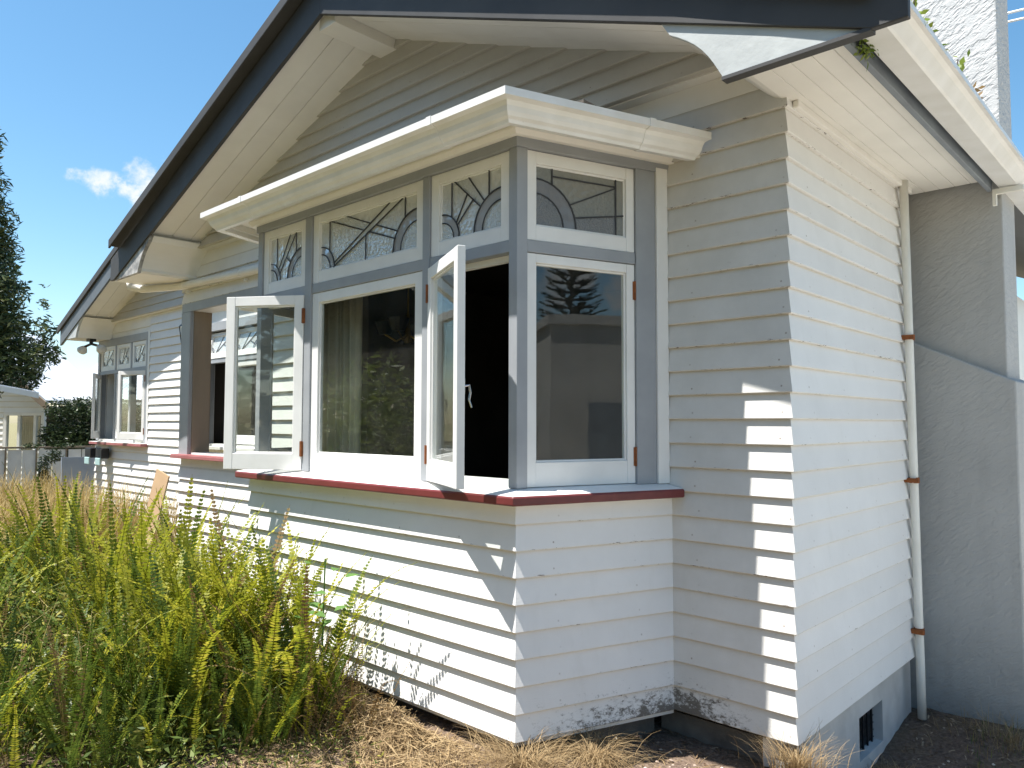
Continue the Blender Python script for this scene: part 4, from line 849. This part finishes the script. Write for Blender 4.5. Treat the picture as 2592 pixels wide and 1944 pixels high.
def tuft(label, x, y, n, h0, h1, spread, seed, droop):
    rd = random.Random(seed); b = MB(); z0 = gh(x, y)
    for _ in range(n):
        a = rd.uniform(0, 6.28); r = abs(rd.gauss(0, spread)); p = Vector((r * math.cos(a) * 1.6, r * math.sin(a), -.01)); h = rd.uniform(h0, h1); an = a + rd.gauss(0, .8); d = Vector((math.cos(an), math.sin(an), 0)); w = rd.uniform(.0008, .002); s = Vector((-d.y, d.x, 0)) * w
        pts = [p]; v = Vector((d.x * rd.uniform(.1, .6), d.y * rd.uniform(.1, .6), 1)).normalized()
        for k in range(4): pts.append(pts[-1] + v * h / 4); v = (v + Vector((d.x * droop * .35, d.y * droop * .35, -droop * rd.uniform(.2, .6)))).normalized()
        o = len(b.v)
        for k, q in enumerate(pts): b.v += [tuple(q - s * (1 - k / 5)), tuple(q + s * (1 - k / 5))]
        for k in range(4): b.f.append((o + 2 * k, o + 2 * k + 1, o + 2 * k + 3, o + 2 * k + 2)); b.m.append(0)
    return tag(b.build('dry_grass_tuft', M['hay'], None, (x, y, z0)), label, 'grass tuft', 'dead grass tufts along the foundation', 'stuff' if n < 270 else None)
tuft('large matted dead grass tuft at the bay wall corner', -.86, -.92, 900, .12, .30, .10, 21, .9)
tuft('dead grass tuft draped against the bay side wall', -.70, -.62, 650, .10, .30, .07, 22, 1.1)
tuft('frizzy dead grass tuft at the house corner', .04, -.07, 520, .10, .26, .05, 23, .55)
tuft('low dead grass tuft beside the foundation vent', .14, 1.08, 240, .06, .15, .06, 24, .9)
tuft('sparse dead grass tuft in front of the chimney base', .55, 1.75, 260, .1, .26, .14, 25, .8)
# pebbles and shell chips
pb = MB(); rd = random.Random(31)
for _ in range(900):
    x, y = (rd.uniform(-2.2, 1.2), rd.uniform(-1.8, -.1)) if rd.random() < .75 else (rd.uniform(.05, 1.2), rd.uniform(-.2, 1.9))
    r = rd.uniform(.004, .012); z = gh(x, y) + r * .3; j = lambda: rd.uniform(.7, 1.3)
    pb.add([(x - r * j(), y, z), (x, y - r * j(), z), (x + r * j(), y, z), (x, y + r * j(), z), (x, y, z + r * .6), (x, y, z - r)], [(0, 1, 4), (1, 2, 4), (2, 3, 4), (3, 0, 4), (1, 0, 5), (2, 1, 5), (3, 2, 5), (0, 3, 5)])
stuff(pb.build('pebbles', leaf_mat('pebble', (.20, .15, .12), (.36, .28, .22), (.62, .56, .48), 0, .8, False)), 'pebbles and shell chips scattered on the soil', 'pebbles')
stuff(blades([(.35, 1.5, .6, 2.0, 1), (.5, 1.4, -.2, .8, .6)], 1500, .03, .09, .0016, 33, .8, .5).build('lawn_weeds', M['under']), 'short shaded weeds on the ground beside the chimney', 'weeds')

# weeds growing in the gutter
for i, (y, s_, lab) in enumerate(((-.33, 1.0, 'yellow green weed growing in the gutter nearest the bargeboard'), (-.05, .8, 'dark leafed seedling in the gutter beside the yellow weed'), (.35, .95, 'pale weed in the middle of the gutter'), (.62, .7, 'small brown weed in the gutter furthest from the bargeboard'))):
    w = empty('gutter_weed', (.66, y, 3.02), lab, 'weed', 'weeds growing in the side gutter'); rd = random.Random(40 + i)
    MB().tube([(0, 0, -.01), (.005, 0, .06 * s_), (.01, .01, .14 * s_)], .0025, 5).build('stem', M['bark'], w)
    b = MB()
    for k in range(16):
        c = Vector((rd.gauss(.01, .018), rd.gauss(0, .022), rd.uniform(.02, .15) * s_)); d = Vector((rd.gauss(0, 1), rd.gauss(0, 1), rd.gauss(.2, .6))).normalized(); q = d.cross(Vector((rd.gauss(0, 1), rd.gauss(0, 1), 1))).normalized(); L_ = rd.uniform(.012, .026)
        b.add([c, c + d * L_ + q * L_ * .5, c + d * L_ * 2, c + d * L_ - q * L_ * .5], [(0, 1, 2, 3)])
    b.build('leaves', M[('lime', 'fern_dark', 'lime', 'fern_dry')[i]], w)
mo = MB(); rd = random.Random(44)
for k in range(60):
    c = Vector((.515 + rd.gauss(0, .010), -.42 + rd.gauss(0, .05), 2.985 + rd.gauss(-.01, .018))); d = Vector((rd.gauss(0, 1), rd.gauss(0, 1), -1.2)).normalized(); q = d.cross(Vector((1, .3, .2))).normalized(); L_ = rd.uniform(.01, .022)
    mo.add([c, c + d * L_ + q * L_ * .6, c + d * L_ * 2, c + d * L_ - q * L_ * .6], [(0, 1, 2, 3)])
stuff(mo.build('moss', M['lime']), 'moss hanging under the end of the side gutter', 'moss')

# ------------------------------------------------------------------ neighbouring property on the left
NB = empty('neighbour_house', (-20.4, 1.9, -.1), 'white weatherboard house with shiny iron roof beyond the fence', 'house', rz=R(42)); NB.scale = (1.2, 1, 1)
M['nboard'] = board_paint('neighbour_paint', (.82, .82, .80), (.76, .76, .74), .8)
M['zinc'] = pm('bare_iron_roof', (.62, .65, .68), (.5, .54, .6), 1.2, .38, .1, 8)
nw = MB(); nw.prism([(-3.2, 0, 0), (-.35, 0, 0), (-.35, 0, .85), (-.35, 0, 1.8), (.5, 0, 1.8), (.5, 0, 2.15), (-1.35, 0, 4.0), (-3.2, 0, 2.15)], (0, .12, 0)); nw.box(-.35, .5, .0, .12, 0, .82); nw = nw.build('wall', M['nboard'], NB)
for k in range(16):
    z = k * .14
    if .80 < z < 1.72: 
        obj('weatherboard', board_mesh(2.83, pitch=.14).mesh('weatherboard', M['nboard']), nw, (-3.2, 0, z))
    else: obj('weatherboard', board_mesh(3.7, pitch=.14).mesh('weatherboard', M['nboard']), nw, (-3.2, 0, z))
for k in range(16, 26):
    z = k * .14; h = max(.1, 4.0 - z - .2); obj('weatherboard', board_mesh(2 * h, pitch=.14).mesh('weatherboard', M['nboard']), nw, (-1.35 - h, 0, z))
fr = MB(); fr.box(-.35, -.29, -.05, .06, .8, 1.82); fr.box(.44, .5, -.05, .06, .8, 1.82); fr.box(-.29, .44, -.05, .06, 1.74, 1.82); fr.box(-.29, .44, -.07, .06, .8, .86); fr.box(-.06, -.01, -.04, .05, .86, 1.74); fr.box(.28, .33, -.04, .05, .86, 1.74)
fr = fr.build('window', M['white'], NB)
for x0, x1 in ((-.29, -.06), (-.01, .28), (.33, .44)): MB().box(x0, x1, .0, .006, .86, 1.74).build('pane', M['glass'], fr)
cv = MB(); vs = []
for i in range(41):
    x = -.05 + .36 * i / 40; y = .14 + .02 * math.sin(i * 1.3); vs += [(x, y, .86), (x, y, 1.72)]
cv.add(vs, [(2 * i, 2 * i + 2, 2 * i + 3, 2 * i + 1) for i in range(40)]); cv.build('window_curtain', M['curtain'], NB); MB().box(-.5, .6, .9, .95, .5, 2.0).build('room_wall', M['room'], NB)
MB().prism([(-1.35, -.25, 4.02), (.62, -.25, 2.05), (.62, 3, 2.05), (-1.35, 3, 4.02)], (.02, 0, .07)).build('roof', M['zinc'], NB)
MB().prism([(-1.35, -.28, 3.88), (.66, -.28, 1.87), (.66, -.28, 2.06), (-1.35, -.28, 4.07)], (0, .03, 0)).build('bargeboard', M['brown_wood'], NB)
MB().box(.5, 7, .95, 1.1, 0, 2.05).build('wall', M['nboard'], NB)
rb = MB(); n = 170
vs = []
for i in range(n + 1):
    x = .35 + 7 * i / n; dz = .012 * math.cos(i * math.pi / 1.0) ; vs += [(x, .65, 2.17 + dz), (x, 4.6, 4.42 + dz)]
rb.add(vs, [(2 * i, 2 * i + 2, 2 * i + 3, 2 * i + 1) for i in range(n)]); rb.build('roof', M['zinc'], NB)
MB().box(.45, 7, .55, .66, 2.02, 2.15).build('gutter', M['white'], NB); MB().box(.3, 7, 4.5, 4.7, 4.40, 4.48).build('ridge_capping', M['blue_dark'], NB)
MB().box(.4, 7, 4.62, 4.7, 0, 4.4).build('wall', M['nboard'], NB)
# carport roof edge at the far left
c0 = at(-60, 968, 15.5); cp = empty('carport', (c0.x, c0.y, .04), 'open carport with white curved roof edge at the far left', 'carport', rz=R(75))
cq = []
for i in range(12):
    t = i / 11; x = -2.5 + 3.60 * t; cq.append((x, 2.42 - .26 * t ** 3 - .10 * t))
MB().prism([(x, -.5, z) for x, z in cq] + [(x, -.5, z - .05) for x, z in reversed(cq)], (0, 2.6, 0)).build('roof', M['zinc'], cp)
MB().prism([(x, -.52, z - .02) for x, z in cq] + [(x, -.52, z - .13) for x, z in reversed(cq)], (0, .02, 0)).build('fascia', M['gutter'], cp)
for x in (-2.3, -.9): MB().box(x, x + .09, -.3, -.21, 0, 2.3).build('post', M['brown_wood'], cp)
# fence
fdir = Vector((.256, .967, 0)); f0 = Vector((-14.95, .5, 0)); fence = empty('picket_fence', (f0.x, f0.y, -.1), 'white board fence with dark weathered capping in front of the neighbour house', 'fence', rz=R(75.2))
M['fence'] = pm('faded_white_fence', (.74, .75, .76), (.62, .63, .65), 5, .7, .2, 30, rnd=.12)
fm = [MB().box(0, .215, 0, .022, 0, 1.06).mesh('paling', M['fence']), MB().box(0, .030, -.02, .012, .0, 1.075).mesh('paling', M['brown_wood'])]
x = -5.0; i = 0
while x < 5.2:
    o = obj('paling', fm[0], fence, (x, random.uniform(-.004, .004), random.uniform(-.01, .01))); x += .228; i += 1
    if i % 2 == 0: obj('batten', fm[1], fence, (x - .02, 0, 0)); x += .03
MB().box(-5.05, 5.25, -.03, .05, 1.08, 1.115).build('capping_rail', M['brown_wood'], fence)
# ivy on the fence
iv = empty('ivy', tuple(at(110, 1190, 13.9) - Vector((0, 0, .5))), 'dark ivy hanging on the white fence', 'ivy')
leaf_cloud([((0, 0, .55), (.10, .12, .22)), ((.03, .16, .75), (.08, .16, .14)), ((.0, .0, .25), (.1, .2, .22)), ((.02, -.2, .95), (.07, .2, .05)), ((.05, .35, .95), (.07, .3, .05))], 1500, .035, 51).build('leaves', M['hedge'], iv)
# hedge behind the fence
hb = []
for px, py, r in ((150, 1040, .30), (200, 1040, .34), (240, 1045, .36), (285, 1050, .36), (150, 1100, .36), (200, 1100, .38), (245, 1100, .36), (290, 1100, .36), (125, 1110, .25), (170, 1140, .4), (240, 1140, .4), (330, 1060, .4), (330, 1120, .4)):
    q = at(px, py, 15.8); hb.append(((q.x, q.y, q.z), (r, r, r)))
hd = empty('hedge', (hb[5][0][0], hb[5][0][1], -.1), 'dense dark clipped hedge behind the white fence', 'hedge'); off = Vector((hb[5][0][0], hb[5][0][1], -.1))
leaf_cloud([(tuple(Vector(c) - off), r) for c, r in hb], 16000, .045, 52, 1.7, .7).build('foliage', M['hedge'], hd)
MB().tube([(0, 0, 0), (0, 0, .6)], .05, 6).build('stem', M['bark'], hd)

def tree(name, label, base, blobs, n, size, mat, seed, trunk_r=.14, limbs=7, group=None):
    t = empty(name, base, label, 'tree', group); B = Vector(base); bl = [(Vector(c) - B, r) for c, r in blobs]; top = max(c.z for c, r in bl)
    b = MB(); b.tube([(0, 0, -.1), (.05, .03, top * .35), (-.03, .05, top * .7), (0, 0, top)], trunk_r, 8, 0, trunk_r * .2); b.build('trunk', M['bark'], t, smooth=True)
    rd = random.Random(seed)
    for c, r in bl[:limbs]: MB().tube([(0, 0, min(c.z * .6, top * .6)), tuple(c * .5 + Vector((0, 0, c.z * .28))), tuple(c)], trunk_r * .35, 6, 0, trunk_r * .08).build('limb', M['bark'], t)
    leaf_cloud([(tuple(c), r) for c, r in bl], n, size, seed, 2.0, .75).build('crown', M[mat], t); return t
tb = []
for px, py, r, dd in ((-60, 470, .62, 0), (-35, 560, .62, 0), (-15, 640, .58, .2), (5, 740, .55, -.2), (10, 830, .62, 0), (-70, 700, .9, .3), (-90, 850, 1.0, 0), (105, 890, .40, -.2), (118, 830, .26, -.2), (112, 770, .17, -.2), (112, 725, .10, -.2), (60, 900, .42, .1), (60, 960, .36, 0), (20, 930, .5, 0), (140, 900, .20, -.2), (-60, 360, .55, 0), (-80, 960, .7, 0), (90, 950, .26, 0)):
    q = at(px, py, 17 + dd); tb.append(((q.x, q.y, q.z), (r, r, r * 1.05)))
q = at(-60, 1000, 17); tree('broadleaf_tree', 'tall dark broadleaf tree at the left edge behind the carport', (q.x, q.y, -.1), tb, 30000, .085, 'tree', 61, .16)

# ------------------------------------------------------------------ garden in front of the house, seen in the glass
sb = [((-9.4, -6.4, 1.2), (1.3, 1.3, 1.3)), ((-11.2, -7.6, 1.4), (1.5, 1.5, 1.5)), ((-13.2, -8.8, 1.4), (1.6, 1.6, 1.6)), ((-8.0, -7.6, 1.4), (1.2, 1.2, 1.3)), ((-6.6, -8.0, 1.3), (1.2, 1.2, 1.2))]
sh = empty('shrub', (-10.5, -7.2, -.1), 'big lime green garden shrub reflected in the bay window', 'shrub')
leaf_cloud([(tuple(Vector(c) - sh.location), r) for c, r in sb], 9000, .10, 71, 1.8, .7).build('foliage', M['lime'], sh); MB().tube([(0, 0, 0), (0, 0, 1.2)], .08, 6).build('stem', M['bark'], sh)
tree('shade_tree', 'large dark tree across the garden reflected above the shrub', (-15.0, -11.5, -.1), [((-15, -11.5, 4.5), (3.2, 3.2, 2.6)), ((-12, -12, 4.6), (2.8, 2.8, 2.4)), ((-18, -11.5, 4.5), (3, 3, 2.6)), ((-9.5, -12.8, 4.4), (2.6, 2.6, 2.4)), ((-15, -12, 7.5), (3, 3, 2.6)), ((-12, -12.6, 7.6), (2.8, 2.8, 2.4)), ((-21, -11, 5), (3, 3, 3)), ((-7.5, -14, 5.5), (2.8, 2.8, 3))], 16000, .34, 'pine', 72, .3)
def screen_tree(label, x, y, h, r, seed):
    rd = random.Random(seed); bl = []
    for k in range(9): bl.append(((x + rd.uniform(-r, r) * .7, y + rd.uniform(-r, r) * .4, h * (.22 + .075 * k)), (r * rd.uniform(.55, .8), r * rd.uniform(.5, .7), h * .14)))
    tree('garden_tree', label, (x, y, -.1), bl, 5200, .26, 'tree', seed, .16, 5, 'trees along the front boundary')
for i, (x, y, h, r, lab) in enumerate(((-5.2, -9.6, 6.6, 2.2, 'dark garden tree across the front garden, left of the front path'), (-1.6, -9.9, 7.0, 2.3, 'dark garden tree across the front garden, second from the drive'), (1.6, -9.2, 6.4, 2.1, 'dark garden tree across the front garden, nearest the drive'), (-8.6, -10.6, 6.0, 2.2, 'dark garden tree behind the lime shrub'))): screen_tree(lab, x, y, h, r, 90 + i)
gr = empty('garage', (7.2, .72, -.3), 'flat topped grey garage across the drive reflected in the side pane', 'garage')
M['garage'] = pm('garage_render', (.46, .45, .42), (.40, .39, .365), 3, .8, .2, 20)
MB().box(0, 4, 0, 5.5, 0, 3.35).build('wall', M['garage'], gr); MB().box(-.06, 4.06, -.06, 5.56, 3.35, 3.50).build('parapet', M['garage'], gr)
dr = MB().box(-.03, .0, .62, 1.6, .02, 2.1).build('door', M['fascia'], gr); MB().box(-.06, -.03, 1.48, 1.54, 1.0, 1.06).build('handle', M['chrome'], dr)
rf = empty('railing_fence', (8.6, -2.6, -.3), 'pale panel fence with dark top rail beyond the drive', 'fence')
for i in range(9): MB().box(0, .03, i * .36, i * .36 + .33, 0, 1.7).build('panel', M['garage'], rf)
MB().box(-.02, .05, 0, 3.3, 1.7, 1.75).build('top_rail', M['black'], rf)
bs = empty('garden_bush', (10.4, .5, -.3), 'sunlit leafy bush beside the garage seen in the side pane', 'bush'); leaf_cloud([((0, 0, 1.6), (.7, .9, 1.4)), ((0, .4, 2.6), (.6, .6, .9))], 3500, .08, 73).build('foliage', M['lime'], bs); MB().tube([(0, 0, 0), (0, 0, 1.4)], .05, 6).build('stem', M['bark'], bs)
# Norfolk pine: straight trunk with tiers of drooping branches
np_ = empty('norfolk_pine', (24.5, 4.55, -.3), 'tiered Norfolk pine behind the garage reflected in the side pane', 'tree')
MB().tube([(0, 0, 0), (0, 0, 10.6)], .17, 8, 0, .02).build('trunk', M['bark'], np_)
rd = random.Random(81); b = MB(); bl = MB()
for k in range(20):
    z = 3.6 + k * .34; L_ = 2.0 * (1 - k / 21); nb = 9
    for j in range(nb):
        a = 2 * math.pi * (j + .5 * (k % 2)) / nb + rd.uniform(-.1, .1); d = Vector((math.cos(a), math.sin(a), 0)); pts = [Vector((0, 0, z)) + d * L_ * t + Vector((0, 0, -.10 * L_ * t + .28 * L_ * t * t)) for t in (0, .35, .7, 1)]
        b.tube(pts, .022, 4, 0, .008); s = Vector((-d.y, d.x, 0))
        for q in range(26):
            t = .25 + .75 * rd.random(); i = min(2, int(t * 3)); c = pts[i].lerp(pts[i + 1], t * 3 - i); e = (s * rd.choice((-1, 1)) * .8 + d * .7 + Vector((0, 0, .35))).normalized() * rd.uniform(.16, .30) * (1.2 - .5 * t); w = Vector((0, 0, .035)) + d * .02
            bl.add([c - w, c + e * .5 - w * 1.2, c + e, c + e * .5 + w * 1.2, c + w], [(0, 1, 2, 3, 4)])
b.build('branches', M['bark'], np_); bl.build('crown', M['pine'], np_)
# overhead wires at the right edge
for i, (p0, p1, lab) in enumerate(((at(2540, 36, 14), at(2700, -14, 13), 'upper overhead cable right of the chimney'), (at(2540, 58, 14), at(2700, 10, 13), 'lower overhead cable right of the chimney'))):
    m_ = (p0 + p1) / 2 - Vector((0, 0, .04)); tag(MB().tube([p0 - (p1 - p0) * 1.5, p0, m_, p1, p1 + (p1 - p0) * 1.5], .022, 6).build('overhead_cable', M['white']), lab, 'cable', 'overhead cables')
